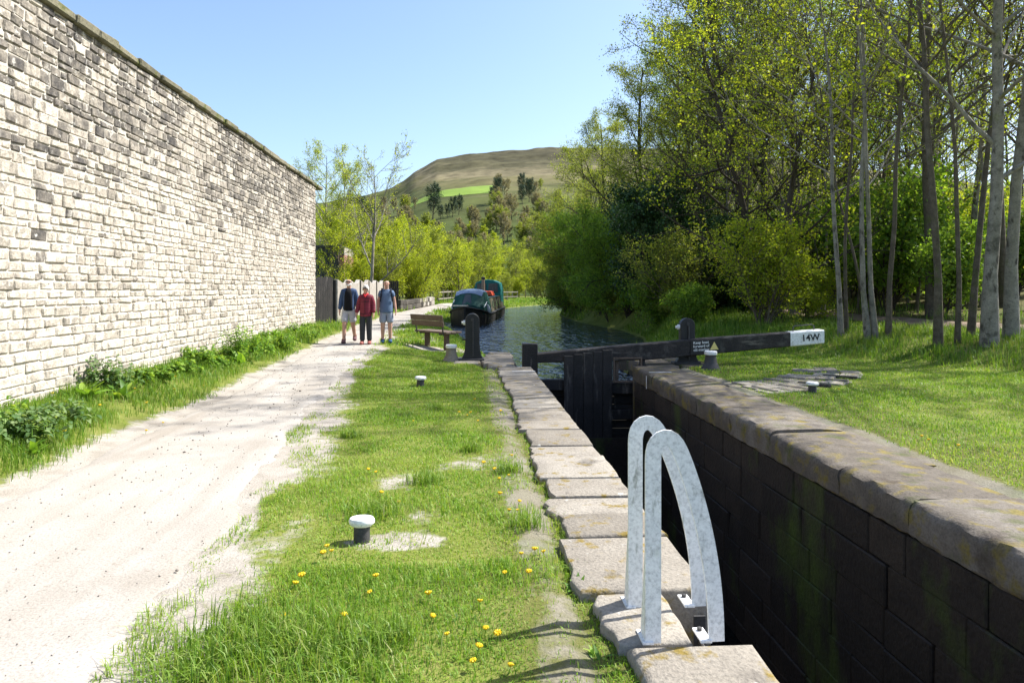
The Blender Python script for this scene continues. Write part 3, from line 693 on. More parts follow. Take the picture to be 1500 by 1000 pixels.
# ================================================================== LADDER HANDRAILS
def hoop(pl, pr, label, lean):
    yb = pl.y; x0, x1 = pl.x, pr.x; Ht = .96; b = .072; th = .012
    t = thing('ladder_handrail', label, 'handrail', (x0, yb, .02), 'white handrails at the lock ladder')
    # centre line in the XZ plane: straight landward leg, tight top, long curve down to the lock side
    cl = [(x0, .0), (x0, .3), (x0, .62)] + [(x0 + .062 - .062 * math.cos(R(q)), .865 + .066 * math.sin(R(q))) for q in range(0, 121, 15)]
    c0 = Vector(cl[-1]); 
    for k in range(1, 15):
        a = k / 14; cl.append((c0.x + (x1 - c0.x + .0) * math.sin(a * math.pi / 2) ** .96, c0.y * (1 - a ** 1.15)))
    A = np.array([tuple(c) for c in cl]); u = np.r_[0, np.cumsum(np.hypot(*np.diff(A, axis=0).T))]; q = np.linspace(0, u[-1], 160); A = np.stack([np.interp(q, u, A[:, 0]), np.interp(q, u, A[:, 1])], 1)
    for _ in range(14): A[1:-1] = (A[:-2] + 2 * A[1:-1] + A[2:]) / 4
    cl = [Vector(c) for c in A[::2]] + [Vector(A[-1])]; L = []; Rr = []
    for i, c in enumerate(cl):
        d = (cl[min(i + 1, len(cl) - 1)] - cl[max(i - 1, 0)]).normalized(); n_ = Vector((-d.y, d.x)); hw = b / 2
        L.append(c + n_ * hw); Rr.append(c - n_ * hw)
    vs = []; fs = []
    for q in range(len(cl)):
        for (c, s_) in ((L[q], 0), (Rr[q], 0), (Rr[q], 1), (L[q], 1)): vs.append((c.x, yb + s_ * th + lean * c.y, .02 + c.y))
    for q in range(len(cl) - 1): fs += [(q * 4 + i, q * 4 + (i + 1) % 4, q * 4 + 4 + (i + 1) % 4, q * 4 + 4 + i) for i in range(4)]
    fs += [(0, 1, 2, 3), tuple(len(vs) - 4 + i for i in range(4))]
    mb = MB(); mb.add(vs, fs); mb.build('hoop_bar', 'paint_white', t)
    # tapering flange behind the straight leg, foot plates
    mb = MB(); xf = x0 - b / 2
    mb.add([(xf, yb + .01, .02), (xf, yb + .095, .02), (xf + .02, yb + .015 + lean * .8, .80), (xf + .02, yb + .005 + lean * .8, .80),
            (xf + .008, yb + .01, .02), (xf + .008, yb + .095, .02), (xf + .028, yb + .015 + lean * .8, .80), (xf + .028, yb + .005 + lean * .8, .80)],
           [(0, 1, 2, 3), (7, 6, 5, 4), (0, 4, 5, 1), (1, 5, 6, 2), (2, 6, 7, 3), (3, 7, 4, 0)]); mb.build('leg_flange', 'paint_white', t)
    for xx in (x0 - .005, x1 - .06 + .03):
        mb = MB(); mb.box((xx - .02, yb + .055, .024), (.05, .13, .010)); f_ = mb.build('foot_plate', 'paint_white', t)
        mb = MB(); mb.lathe([(.012, .0), (.012, .014), (.0, .016)], (xx - .02, yb + .09, .029), 6); mb.build('bolt', 'iron', f_)
    return t
hoop(at(957, 942, .02), at(1052, 942, .02), 'nearer of the two white curved handrails at the lock ladder', .0)
hoop(at(931, 890, .02), at(1026, 890, .02), 'farther of the two white curved handrails at the lock ladder', .0)
ld = thing('lock_ladder', 'dark iron ladder down the recess in the lock wall', 'ladder', (1.2, 3.44, -2.7))
for yy in (3.26, 3.62): MB().box((1.19, yy, -1.42), (.06, .012, 2.7)).build('stringer', 'iron', ld)
for k in range(10): MB().tube([(1.19, 3.266, -.2 - k * .26), (1.19, 3.614, -.2 - k * .26)], .011, 8).build('rung', 'iron', ld, True)

# ================================================================== BENCH
bc = Vector((-.78, 18.62)); bc = Vector((bc.x, bc.y, h1(bc.x, bc.y)))
bench = thing('park_bench', 'brown timber bench with backrest beside the towpath', 'bench', bc)
ax = Vector((.60, -.80, 0)); fr = Vector((.80, .60, 0))           # along the seat, towards the water
BM = Matrix(((ax.x, fr.x, 0), (ax.y, fr.y, 0), (0, 0, 1)))
def bpart(name, c, d, mat='wood', tilt=0., parent=None):
    m = BM @ Matrix.Rotation(tilt, 3, 'X'); cc = bc + BM @ Vector(c)
    return MB().box(cc, d, 0, .008, 0, sr.random(), sr, m).build(name, mat, parent or bench)
for k in range(3): bpart('seat_plank', (0, -.16 + k * .165, .44), (1.45, .155, .05))
for k in range(2): bpart('back_plank', (0, -.315 - k * .03, .66 + k * .15), (1.45, .04, .14), tilt=.18)
for s_ in (-1, 1):
    bpart('leg', (s_ * .44, -.02, .19), (.10, .12, .46)); bpart('seat_bearer', (s_ * .44, 0, .40), (.06, .5, .04), 'iron')
    bpart('back_support', (s_ * .60, -.275, .62), (.04, .03, .5), 'iron', tilt=.18)

# ================================================================== FENCES AND WALLS BEYOND THE TALL WALL
fr_ = random.Random(31)
def along(a, b, n):
    a = Vector(a); b = Vector(b); d = (b - a); ang = math.atan2(d.y, d.x)
    for k in range(n): yield a + d * ((k + .5) / n), d.length / n, ang
fn = thing('board_fence', 'black upright board fence at the end of the stone wall', 'fence', (-4.9, 24.5, .2))
for c, L, a in along((-5.05, 23.35), (-4.74, 25.5), 12):
    zt = 1.95 + fr_.uniform(-.03, .03); zg = h1(c.x, c.y) - .03
    MB().box((c.x, c.y, (zt + zg) / 2), (L - .008, .03, zt - zg), a, .004, 0, fr_.random(), fr_).build('board', 'blackwood', fn)
for (x, y) in ((-4.70, 25.62),): MB().box((x, y, 1.0), (.14, .14, 1.75), .1, .01, 0, .5, fr_).build('post', 'blackwood', fn)
sw = thing('flagstone_fence', 'wall of big pale upright stone slabs with sagging tops', 'stone wall', (-4.5, 33, .2))
for k, (c, L, a) in enumerate(along((-4.70, 25.8), (-4.45, 40.2), 6)):
    zt = 1.93 + fr_.uniform(-.04, .04); zg = h1(c.x, c.y) - .08; d = Vector((math.cos(a), math.sin(a)))
    out = [(-L / 2 + .07, zg), (L / 2 - .07, zg), (L / 2 - .07, zt)] + [((.5 - q / 6) * (L - .14), zt - .16 * math.sin(math.pi * (q / 6) ** .7)) for q in range(1, 6)] + [(-L / 2 + .07, zt - .02)]
    nn = Vector((-d.y, d.x)); MB().prism(out, lambda u, v, w_: (c.x + d.x * u + nn.x * w_, c.y + d.y * u + nn.y * w_, v), -.08, .08, .35 + .6 * fr_.random()).build('stone_slab', 'fieldstone', sw, bevel=.02)
    e = c + d * (L / 2); MB().box((e.x + .08, e.y, .98), (.16, .07, 1.84), a, .02, .01, fr_.random() * .5, fr_).build('post', 'blackwood', sw)
gt = thing('board_gate', 'black closed board gate at the far end of the slab wall', 'gate', (-4.15, 40.5, .2))
for c, L, a in along((-4.45, 40.5), (-3.86, 40.5), 5): MB().box((c.x, c.y, 1.05), (L - .01, .04, 1.78), a, .004, 0, fr_.random(), fr_).build('board', 'blackwood', gt)
MB().box((-4.15, 40.53, 1.5), (.6, .03, .1)).build('rail', 'blackwood', gt)
lwl = thing('low_stone_wall', 'low rough wall of dark and pale blocks beside the towpath', 'stone wall', (-3.6, 47, .2))
for row in range(2):
    for c, L, a in along((-4.0, 41.2), (-2.75, 56), 15 + row):
        zt = .24 + h1(c.x, c.y) + row * .30
        MB().box((c.x, c.y, zt - .06), (L - .03, .40, .29 + fr_.uniform(-.03, .03)), a, .03, .02, fr_.random(), fr_).build('stone_block', 'fieldstone' if (c.y > 47 and fr_.random() < .6) else 'darkstone', lwl)
def rail_fence(a, b, n, label, mat, ht=1.1):
    A = Vector(a); t = thing('rail_fence', label, 'fence', (A.x, A.y, h1(*a)))
    pts = [A + (Vector(b) - A) * (k / (n - 1)) for k in range(n)]
    for p in pts: MB().box((p.x, p.y, h1(p.x, p.y) + ht / 2 - .05), (.12, .12, ht + .1), 0, .01, 0, fr_.random(), fr_).build('post', mat, t)
    for z in (.42, .98):
        p, q = pts[0], pts[-1]; d = (q - p); a_ = math.atan2(d.y, d.x); m = (p + q) / 2
        MB().box((m.x, m.y - .08, (h1(p.x, p.y) + h1(q.x, q.y)) / 2 + z * ht / 1.1), (d.length + .2, .05, .11), a_, .006, 0, fr_.random(), fr_).build('rail', mat, t)
rail_fence((-2.5, 62), (-.9, 74), 6, 'grey two-rail timber fence behind the narrowboat bow', 'greywood', 1.15)
rail_fence((4.1, 86), (6.1, 88), 4, 'pale timber rail at the far bend of the canal', 'greywood', 1.1)
# shed behind the wall
sh = thing('shed', 'dark clad shed with brick corner behind the stone wall', 'building', (-11, 48, 0))
X0, X1, Yf, Yb, Zt = -15.5, XY(495, 45), 45., 52., atY(480, 362, 45).z
MAT['clad'] = vmat('dark_grey_cladding', [(.055, .055, .06), (.085, .083, .085)], 2, .6, .3, .2, 30, tint=.3)
MAT['brick'] = vmat('pink_red_brick', [(.22, .09, .075), (.34, .17, .15), (.36, .26, .24)], 6, .9, .2, .4, 30, tint=.4)
MAT['roofdark'] = plain('bitumen_roof', (.06, .06, .065))
n = 26; wd = (X1 - X0) / n
mb = MB(); mb.box(((X0 + X1) / 2, (Yf + Yb) / 2, Zt / 2), (X1 - X0, Yb - Yf, Zt)); mb.build('wall', 'clad', sh)
for k in range(n): MB().box((X0 + wd * (k + .5), Yf - .025, Zt / 2 + .01), (wd * .55, .04, Zt - .04), 0, 0, 0, fr_.random()).build('cladding_rib', 'clad', sh)
Xc = XY(504, 45); mb = MB(); mb.box(((X1 + Xc) / 2 + .01, (Yf + Yb) / 2, Zt * .44), (Xc - X1, Yb - Yf - .1, Zt * .88)); mb.build('brick_corner', 'brick', sh)
MB().box(((X1 + Xc) / 2 + .01, (Yf + Yb) / 2, Zt * .94), (Xc - X1 - .02, Yb - Yf - .12, Zt * .11)).build('parapet', 'fieldstone', sh)
MB().box(((X0 + X1) / 2, (Yf + Yb) / 2, Zt + .06), (X1 - X0 + .25, Yb - Yf + .25, .12)).build('roof', 'roofdark', sh)

# ================================================================== NARROWBOAT
bdir = Vector((.115, .993)).normalized(); bo = Vector((-.15, 35.6, WATER))
boat = thing('narrowboat', 'dark green narrowboat with canvas bow cover and chimney moored at the towpath', 'boat', bo)
def bp(u, v, z): return (bo.x + bdir.y * u + bdir.x * v, bo.y - bdir.x * u + bdir.y * v, bo.z + z)   # u right, v aft
def bbox(u0, u1, v0, v1, z0, z1, ti=0., name='x', mat='black', parent=None, bev=.02):
    mb = MB(); mb.add([bp(u0, v0, z0), bp(u1, v0, z0), bp(u1, v1, z0), bp(u0, v1, z0), bp(u0 + ti, v0, z1), bp(u1 - ti, v0, z1), bp(u1 - ti, v1, z1), bp(u0 + ti, v1, z1)],
                      [(3, 2, 1, 0), (4, 5, 6, 7), (0, 1, 5, 4), (1, 2, 6, 5), (2, 3, 7, 6), (3, 0, 4, 7)])
    return mb.build(name, mat, parent or boat, bevel=bev)
MAT['hull'] = vmat('blacked_hull', [(.010, .010, .010), (.025, .023, .022)], 3, .6, .3, .3, 20, patches=[((.09, .07, .05), 2.5, .6, .75)])
MAT['boatgreen'] = plain('dark_green_paint', (.012, .055, .035), .35, .5)
MAT['sidewood'] = vmat('faded_cabin_side', [(.035, .055, .032), (.09, .085, .05), (.15, .085, .08)], 3, .7, .3, .3, 20)
MAT['canvas'] = plain('green_canvas', (.010, .060, .048), .7, .2); MAT['canvasblue'] = plain('blue_grey_canvas', (.15, .21, .31), .7, .2)
MAT['teal'] = plain('teal_canvas', (.01, .16, .15), .6, .3); MAT['vinyl'] = plain('clear_vinyl', (.045, .055, .06), .25, .5)
MAT['orange'] = plain('orange_red_cover', (.75, .10, .04), .6, .3); MAT['cream'] = plain('cream_board', (.50, .46, .36), .7, .3); MAT['brass'] = plain('weathered_chimney', (.22, .15, .10), .5, .5)
vv = [0, .35, .8, 1.4, 2.2, 3.2, 15.2, 16.3, 17.0]; hw = [.04, .38, .68, .90, 1.01, 1.04, 1.04, .85, .4]; gz = [.98, .92, .84, .74, .64, .58, .58, .62, .66]
vs = []; fs = []
for v_, h_, g_ in zip(vv, hw, gz): vs += [bp(-h_ * .9, v_, -.5), bp(-h_, v_, g_ * .5), bp(-h_, v_, g_), bp(h_, v_, g_), bp(h_, v_, g_ * .5), bp(h_ * .9, v_, -.5)]
for q in range(len(vv) - 1): fs += [(q * 6 + i, q * 6 + (i + 1) % 6, q * 6 + 6 + (i + 1) % 6, q * 6 + 6 + i) for i in range(6)]
fs += [tuple(range(6)), tuple((len(vv) - 1) * 6 + i for i in range(6))]
mb = MB(); mb.add(vs, fs); mb.build('hull', 'hull', boat, bevel=.02)
for sgn in (-1, 1):
    mb = MB(); mb.tube([bp(sgn * (h_ + .02), v_, g_ - .04) for v_, h_, g_ in zip(vv, hw, gz)], .045, 6); mb.build('rubbing_strake', 'hull', boat, True)
bbox(-.98, .98, 4.2, 14.6, .56, 1.36, .13, 'cabin', 'sidewood')
mb = MB(); out = [(-.88, 1.355)] + [(-.88 + 1.76 * q / 8, 1.37 + .07 * math.sin(math.pi * q / 8)) for q in range(9)] + [(.88, 1.355)]
mb.prism(out, bp_ := (lambda u, v, w_: bp(u, w_, v)), 4.15, 14.65); mb.build('roof', 'boatgreen', boat)
for v_ in (5.6, 8.2, 10.8):
    for sgn in (-1, 1):
        mb = MB(); xo = .945; mb.add([bp(sgn * xo, v_, .78), bp(sgn * xo, v_ + 1.0, .78), bp(sgn * (xo - .06), v_ + 1.0, 1.16), bp(sgn * (xo - .06), v_, 1.16),
                                      bp(sgn * (xo + .02), v_, .78), bp(sgn * (xo + .02), v_ + 1.0, .78), bp(sgn * (xo - .04), v_ + 1.0, 1.16), bp(sgn * (xo - .04), v_, 1.16)],
                                     [(0, 1, 2, 3), (4, 5, 6, 7), (0, 1, 5, 4), (1, 2, 6, 5), (2, 3, 7, 6), (3, 0, 4, 7)]); mb.build('window', 'vinyl', boat)
# canvas bow cover: sloping front, domed top
prof = lambda wd, zt: [(-wd, .56), (-wd * .93, 1.0), (-wd * .72, zt - .12), (-wd * .4, zt), (0, zt + .05), (wd * .4, zt), (wd * .72, zt - .12), (wd * .93, 1.0), (wd, .56)]
secs = [(1.15, .84, 1.02), (1.7, .95, 1.58), (2.4, 1.0, 1.80), (4.25, 1.01, 1.80)]; vs = []; fs = []
for v_, wd, zt in secs: vs += [bp(u, v_, z) for u, z in prof(wd, zt)]
for q in range(len(secs) - 1): fs += [(q * 9 + i, q * 9 + i + 1, q * 9 + 10 + i, q * 9 + 9 + i) for i in range(8)]
fs += [tuple(range(9)), tuple(27 + i for i in range(9))]
mb = MB(); mb.add(vs, fs); cc = mb.build('bow_cover', 'canvas', boat, True)
mb = MB()
for q in (1, 2):
    a = [bp(u, secs[q][0], z + .018) for u, z in prof(*secs[q][1:])[2:7]]; b = [bp(u, secs[q + 1][0], z + .018) for u, z in prof(*secs[q + 1][1:])[2:7]]
    mb.add(a + b, [(i, i + 1, i + 6, i + 5) for i in range(4)])
mb.build('cover_top', 'canvasblue', cc, True)
mb = MB(); mb.add([bp(-.30, 1.17, .98), bp(.22, 1.17, .98), bp(.14, 1.62, 1.56), bp(-.14, 1.62, 1.56), bp(-.30, 1.13, 1.0), bp(.22, 1.13, 1.0), bp(.14, 1.58, 1.60), bp(-.14, 1.58, 1.60)],
                  [(0, 1, 2, 3), (4, 5, 6, 7), (0, 1, 5, 4), (1, 2, 6, 5), (2, 3, 7, 6), (3, 0, 4, 7)]); mb.build('cover_window', 'vinyl', cc)
mb = MB(); mb.tube([bp(-.80, 1.13, .85), bp(-.72, 1.5, 1.30)], .03, 6); mb.tube([bp(.86, 1.2, .92), bp(.94, 2.0, 1.2)], .02, 6); mb.build('cover_strap', 'white', cc)
bbox(-.62, .10, .02, .75, .99, 1.04, 0, 'bow_board', 'cream')
mb = MB(); mb.tube([bp(.95, 2.1, 1.05), bp(1.02, 2.15, .80), bp(1.06, 2.2, .62)], [.05, .11, .07], 10); mb.build('fender', 'white', boat, True)
mb = MB(); mb.tube([bp(.45, 5.0, 1.40), bp(.45, 5.0, 2.42)], .085, 12); ch_ = mb.build('chimney', 'brass', boat, True)
mb = MB(); mb.lathe([(.10, 0), (.115, .03), (.115, .10), (.09, .12)], bp(.45, 5.0, 2.40), 12); mb.build('chimney_collar', 'black', ch_, True)
bbox(.15, .85, 7.0, 8.6, 1.43, 1.72, .12, 'roof_bag', 'orange', bev=.06)
bbox(-.5, .0, 8.0, 9.4, 1.43, 1.66, .1, 'roof_bag', 'orange', bev=.06)
mb = MB(); mb.prism([(-.92, .6), (-.90, 1.8), (-.78, 2.25), (-.4, 2.42), (0, 2.46), (.4, 2.42), (.78, 2.25), (.90, 1.8), (.92, .6)], lambda u, v, w_: bp(u, w_, v), 12.8, 15.6); wh = mb.build('stern_canopy', 'teal', boat, bevel=.04)
for (a, b) in ((-.72, -.06), (.06, .72)): bbox(a, b, 12.74, 12.80, 1.62, 2.20, .04, 'canopy_window', 'vinyl', wh, 0)

# ================================================================== PEOPLE
MAT['skin'] = plain('skin', (.50, .29, .21), .6, .3); MAT['navy'] = plain('navy_jacket', (.045, .075, .15), .8, .2); MAT['tee'] = plain('black_tee', (.012, .012, .014), .9, .1)
MAT['shorts1'] = plain('stone_shorts', (.42, .42, .45), .9, .1); MAT['shorts2'] = plain('grey_blue_shorts', (.30, .33, .40), .9, .1); MAT['maroon'] = vmat('maroon_quilted', [(.12, .010, .022), (.22, .02, .04)], 9, .6, .3, .2, 40, patches=[((.07, .006, .014), 7, .5, .6, (.3, .3, 3.2))])
MAT['trousers'] = plain('charcoal_trousers', (.04, .042, .045), .9, .1); MAT['shirt'] = plain('blue_checked_shirt', (.11, .16, .25), .85, .2); MAT['hair'] = plain('white_hair', (.62, .59, .54), .8, .2)
MAT['boot'] = plain('brown_boots', (.14, .075, .08), .8, .2); MAT['trainerb'] = plain('blue_trainers', (.03, .08, .17), .7, .2); MAT['trainerp'] = plain('pinkish_shoes', (.34, .12, .10), .7, .2); MAT['red'] = plain('red_scarf', (.55, .03, .04), .8, .2)
MAT['glass'] = plain('dark_lens', (.01, .01, .01), .2, .6); MAT['pack'] = plain('dark_rucksack', (.02, .025, .04), .8, .2)
def skin(name, pts, edges, mat, parent, root=0, sub=2):
    me = bpy.data.meshes.new(name); me.from_pydata([p[0] for p in pts], edges, []); o = obj(name, me, mat, parent)
    o.modifiers.new('skin', 'SKIN'); 
    me.skin_vertices.new() if not me.skin_vertices else None
    for i, p in enumerate(pts):
        r = p[1]; r = tuple(q * 1.08 for q in r) if not isinstance(r, (int, float)) else r * 1.17; sv = me.skin_vertices[0].data[i]; sv.radius = (r, r) if isinstance(r, (int, float)) else r; sv.use_root = (i == root)
    m = o.modifiers['skin']; m.use_smooth_shade = True; m.branch_smoothing = .4
    s_ = o.modifiers.new('sub', 'SUBSURF'); s_.levels = sub; s_.render_levels = sub; return o
def person(px, py, ht, label, pose, wear):
    p = at(px, py, .15)
    for _ in range(5): p = at(px, py, h1(p.x, p.y) + .018)
    t = thing('person', label, 'person', p, 'three walkers on the towpath'); k = ht / 1.72
    t.rotation_euler = (0, 0, pose.get('turn', 0)); t.scale = (k, k, k)
    nar = lambda d: (d[0], d[1], d[2], (d[3][0] * .87, d[3][1], d[3][2]), (d[4][0] * .87, d[4][1], d[4][2]))
    L, Rr = nar(pose['L']), nar(pose['R'])                     # each: knee(x,y,z), ankle, elbow, wrist
    V = []; E = []
    def v(c, r, par=None):
        V.append((c, r)); i = len(V) - 1
        if par is not None: E.append((par, i))
        return i
    hb = pose.get('head', (0, -.02))
    pel = v((0, 0, .95), (.14, .105)); sp = v((0, 0, 1.12), (.13, .10), pel); chs = v((0, .01, 1.31), (.15, .11), sp); nb = v((0, .01, 1.43), (.07, .065), chs)
    nk = v((hb[0] * .4, .0 + hb[1] * .3, 1.49), (.052, .055), nb); jw = v((hb[0], hb[1] - .012, 1.545), (.056, .070), nk); hm = v((hb[0], hb[1] - .005, 1.61), (.073, .088), jw); v((hb[0], hb[1] + .005, 1.675), (.062, .074), hm)
    J = {}
    for s_, d in ((-1, Rr), (1, L)):
        hip = v((s_ * .085, 0, .88), (.085, .09), pel); kn = v(d[0], .056, hip); an = v(d[1], .037, kn); heel = v((d[1][0], d[1][1] + .02, d[1][2] - .05), .036, an); v((d[1][0] + s_ * .01, d[1][1] - .09, d[1][2] - .058 - d[2] * .02), (.022, .018), heel)
        shd = v((s_ * .148, .01, 1.385), .056, chs); el = v(d[3], .042, shd); wr_ = v(d[4], .028, el)
        pal = v((d[4][0] + s_ * .002, d[4][1] - .015, d[4][2] - .06), (.022, .036), wr_)
        for q, (dy, dl) in enumerate(((-.03, .075), (-.01, .085), (.01, .08), (.03, .065))):
            f1 = v((d[4][0], d[4][1] - .015 + dy, d[4][2] - .06 - dl * .6), .0095, pal); v((d[4][0] - s_ * .018, d[4][1] - .022 + dy, d[4][2] - .06 - dl), .008, f1)
        th = v((d[4][0] - s_ * .005, d[4][1] - .05, d[4][2] - .065), .011, pal); v((d[4][0] - s_ * .012, d[4][1] - .058, d[4][2] - .10), .009, th)
        J[s_] = d
    body = skin('body', V, E, 'skin', t)
    # head details
    hx, hy = hb
    mb = MB(); mb.add([(hx - .012, hy - .090, 1.60), (hx + .012, hy - .090, 1.60), (hx, hy - .092, 1.628), (hx, hy - .118, 1.588), (hx - .014, hy - .088, 1.582), (hx + .014, hy - .088, 1.582)], [(2, 0, 3), (2, 3, 1), (0, 4, 3), (3, 5, 1), (4, 5, 3)]); mb.build('nose', 'skin', t, local=True)
    mb = MB(); mb.box((hx, hy - .088, 1.558), (.045, .012, .009), 0, .003); mb.build('mouth', 'trainerp', t, local=True)
    for s_ in (-1, 1):
        mb = MB(); mb.lathe([(.0, -.02), (.012, -.012), (.014, .01), (0, .026)], (hx + s_ * .078, hy, 1.605), 8); mb.build('ear', 'skin', t, True, True)
        mb = MB(); mb.lathe([(.0, -.008), (.010, 0), (0, .008)], (hx + s_ * .032, hy - .082, 1.625), 8); mb.build('eye', 'glass', t, True, True)
    if wear.get('shades'):
        mb = MB()
        for s_ in (-1, 1): mb.box((hx + s_ * .033, hy - .093, 1.622), (.05, .012, .034), 0, .004)
        mb.box((hx, hy - .093, 1.63), (.02, .008, .008))
        for s_ in (-1, 1): mb.box((hx + s_ * .076, hy - .045, 1.63), (.006, .10, .008))
        mb.build('sunglasses', 'glass', t, local=True)
    def cap(front, low, r, z0=1.615, name='hair', mat='hair'):      # shell of hair: open at the face
        mb = MB(); vs = []; n = 16; m = 7
        for i in range(m + 1):
            ph = math.pi * .5 * i / m * 1.0
            for q in range(n):
                a = 2 * math.pi * q / n; face = max(0, -math.sin(a)); lo = low + (front - low) * face ** 2
                z = z0 + lo + (.098 * r - lo) * math.sin(ph); rr = math.cos(ph) if i < m else 0
                f = max(rr, 0) ** .6
                jt = rng.uniform(.94, 1.09); vs.append((hx + .086 * r * jt * math.cos(a) * f, hy + .012 + .100 * r * jt * math.sin(a) * f, z + rng.uniform(-.008, .008)))
        mb.add(vs, [(i * n + q, i * n + (q + 1) % n, i * n + n + (q + 1) % n, i * n + n + q) for i in range(m) for q in range(n)]); return mb.build(name, mat, t, True, True)
    if wear['hair'] == 'full': cap(.035, -.06, 1.09)
    elif wear['hair'] == 'fringe':
        mb = MB()
        for s_ in (-1, 1): mb.tube([(hx + s_ * .070, hy - .03, 1.60), (hx + s_ * .082, hy + .03, 1.60), (hx + s_ * .045, hy + .085, 1.59), (hx, hy + .095, 1.585)], [.014, .022, .026, .026], 6)
        mb.build('hair', 'hair', t, True, True)
    if wear.get('beard'):
        mb = MB(); mb.tube([(hx - .062, hy - .035, 1.575), (hx - .045, hy - .075, 1.54), (hx, hy - .092, 1.522), (hx + .045, hy - .075, 1.54), (hx + .062, hy - .035, 1.575)], [.018, .026, .032, .026, .018], 8); mb.build('beard', 'hair', t, True, True)
    # clothes: skinned shells a little larger than the body
    def top(mat, sleeve, name, fat=1.0, hem=.88, flare=1.):
        V = []; E = []
        def v(c, r, par=None):
            V.append((c, r)); i = len(V) - 1
            if par is not None: E.append((par, i))
            return i
        a0 = v((0, 0, hem - .05), (.166 * fat * flare, .135 * fat * flare)); a = v((0, 0, hem), (.166 * fat * flare, .135 * fat * flare), a0); b = v((0, 0, 1.05), (.163 * fat, .132 * fat), a); c = v((0, .01, 1.25), (.175 * fat, .137 * fat), b); d = v((0, .01, 1.385), (.155 * fat, .105), c); v((0, .012, 1.465), (.075, .07), d)
        for s_ in (-1, 1):
            j = J[s_]; sh_ = v((s_ * .150, .01, 1.375), .072 * fat, d); el = j[3]
            if sleeve == 'long':
                e = v(el, .062 * fat, sh_); w_ = j[4]; v((w_[0], w_[1], w_[2] + .01), .047 * fat, e)
            else: v(tuple(sh_p * .35 + e_ * .65 for sh_p, e_ in zip((s_ * .150, .01, 1.375), el)), .072 * fat, sh_)
        return skin(name, V, E, mat, t)
    def bottom(mat, full, name):
        V = []; E = []
        def v(c, r, par=None):
            V.append((c, r)); i = len(V) - 1
            if par is not None: E.append((par, i))
            return i
        a = v((0, 0, 1.0), (.155, .12)); b = v((0, 0, .90), (.165, .13), a)
        for s_ in (-1, 1):
            kn, an = Vector(J[s_][0]), Vector(J[s_][1]); hp = Vector((s_ * .092, 0, .80)); h = v(tuple(hp), (.098, .105), b)
            if full:
                q = v(tuple(kn), .078, h); v(tuple(kn.lerp(an, .5)), .07, q); v((an.x, an.y + .01, an.z - .01), .068, len(V) - 1)
            else: v(tuple(hp.lerp(kn, .92)), (.092, .098), h)
        return skin(name, V, E, mat, t)
    bottom(wear['bottom'], wear['full'], 'trousers' if wear['full'] else 'shorts')
    top(wear['top'], wear['sleeve'], wear['topname'], wear.get('fat', 1), wear.get('hem', .88), wear.get('flare', 1))
    for s_ in (-1, 1):
        an = J[s_][1]; lift = J[s_][2]
        V = [((an[0], an[1] + .03, an[2] - .045), (.052, .052)), ((an[0] + s_ * .005, an[1] - .07, an[2] - .05 - lift * .015), (.056, .046)), ((an[0] + s_ * .015, an[1] - .17, an[2] - .056 - lift * .03), (.048, .038)), ((an[0], an[1] + .015, an[2] + wear.get('boot', .01)), (.048, .048))]
        skin('shoe', V, [(0, 1), (1, 2), (0, 3)], wear['shoe'], t)
    if wear.get('panel'):
        mb = MB(); rows = []
        for z, hw_, dy in ((1.44, .055, -.075), (1.34, .085, -.125), (1.22, .10, -.143), (1.08, .105, -.143), (.94, .11, -.143), (.86, .11, -.138)): rows += [(-hw_, dy + .012, z), (-hw_ * .5, dy - .006, z), (hw_ * .5, dy - .006, z), (hw_, dy + .012, z)]
        mb.add(rows, [(i * 4 + q, i * 4 + q + 1, i * 4 + 5 + q, i * 4 + 4 + q) for i in range(5) for q in range(3)]); o = mb.build('shirt_front', wear['panel'], t, True, True)
        o.modifiers.new('solid', 'SOLIDIFY').thickness = .012
    if wear.get('scarf'):
        mb = MB(); mb.tube([(-.065, -.02, 1.46), (-.03, -.085, 1.43), (0, -.115, 1.38), (.03, -.085, 1.43), (.065, -.02, 1.46)], [.022, .026, .03, .026, .022], 8); mb.build('scarf', 'red', t, True, True)
    if wear.get('straps'):
        for s_ in (-1, 1):
            mb = MB(); mb.tube([(s_ * .115, .10, 1.45), (s_ * .12, .0, 1.475), (s_ * .125, -.105, 1.40), (s_ * .14, -.14, 1.28), (s_ * .165, -.085, 1.12)], .024, 6, flat=.5); mb.build('rucksack_strap', 'pack', t, True, True)
        mb = MB(); mb.box((0, .22, 1.25), (.30, .16, .42), 0, .05); mb.build('rucksack', 'pack', t, local=True)
    if wear.get('ribs'):
        mb = MB(); mb.tube([(0, -.155, .90), (0, -.158, 1.1), (0, -.156, 1.28), (0, -.10, 1.42)], .006, 6); mb.build('zip', 'tee', t, True, True)
    return t
person(511, 502, 1.66, 'man in open navy jacket, black top and pale shorts on the left', dict(turn=.05, head=(.0, -.02),
    R=((-.10, -.12, .49), (-.11, -.16, .095), 0, (-.235, .05, 1.12), (-.275, .0, .86)), L=((.11, -.02, .49), (.13, .24, .16), 1.2, (.235, .03, 1.12), (.275, -.05, .88))),
    dict(top='navy', sleeve='long', topname='jacket', bottom='shorts1', full=False, shoe='boot', boot=.06, hair='fringe', beard=True, shades=True, panel='tee'))
person(536, 504, 1.49, 'woman with white hair in a maroon quilted jacket and dark trousers', dict(turn=-.05, head=(.0, -.03),
    R=((-.09, -.05, .49), (-.095, -.05, .095), 0, (-.245, .03, 1.12), (-.31, -.03, .88)), L=((.09, .0, .49), (.095, .04, .095), 0, (.24, .02, 1.12), (.27, -.07, .88))),
    dict(top='maroon', sleeve='long', topname='jacket', bottom='trousers', full=True, shoe='trainerp', hair='full', shades=True, scarf=True, fat=1.1, ribs=True, hem=.84))
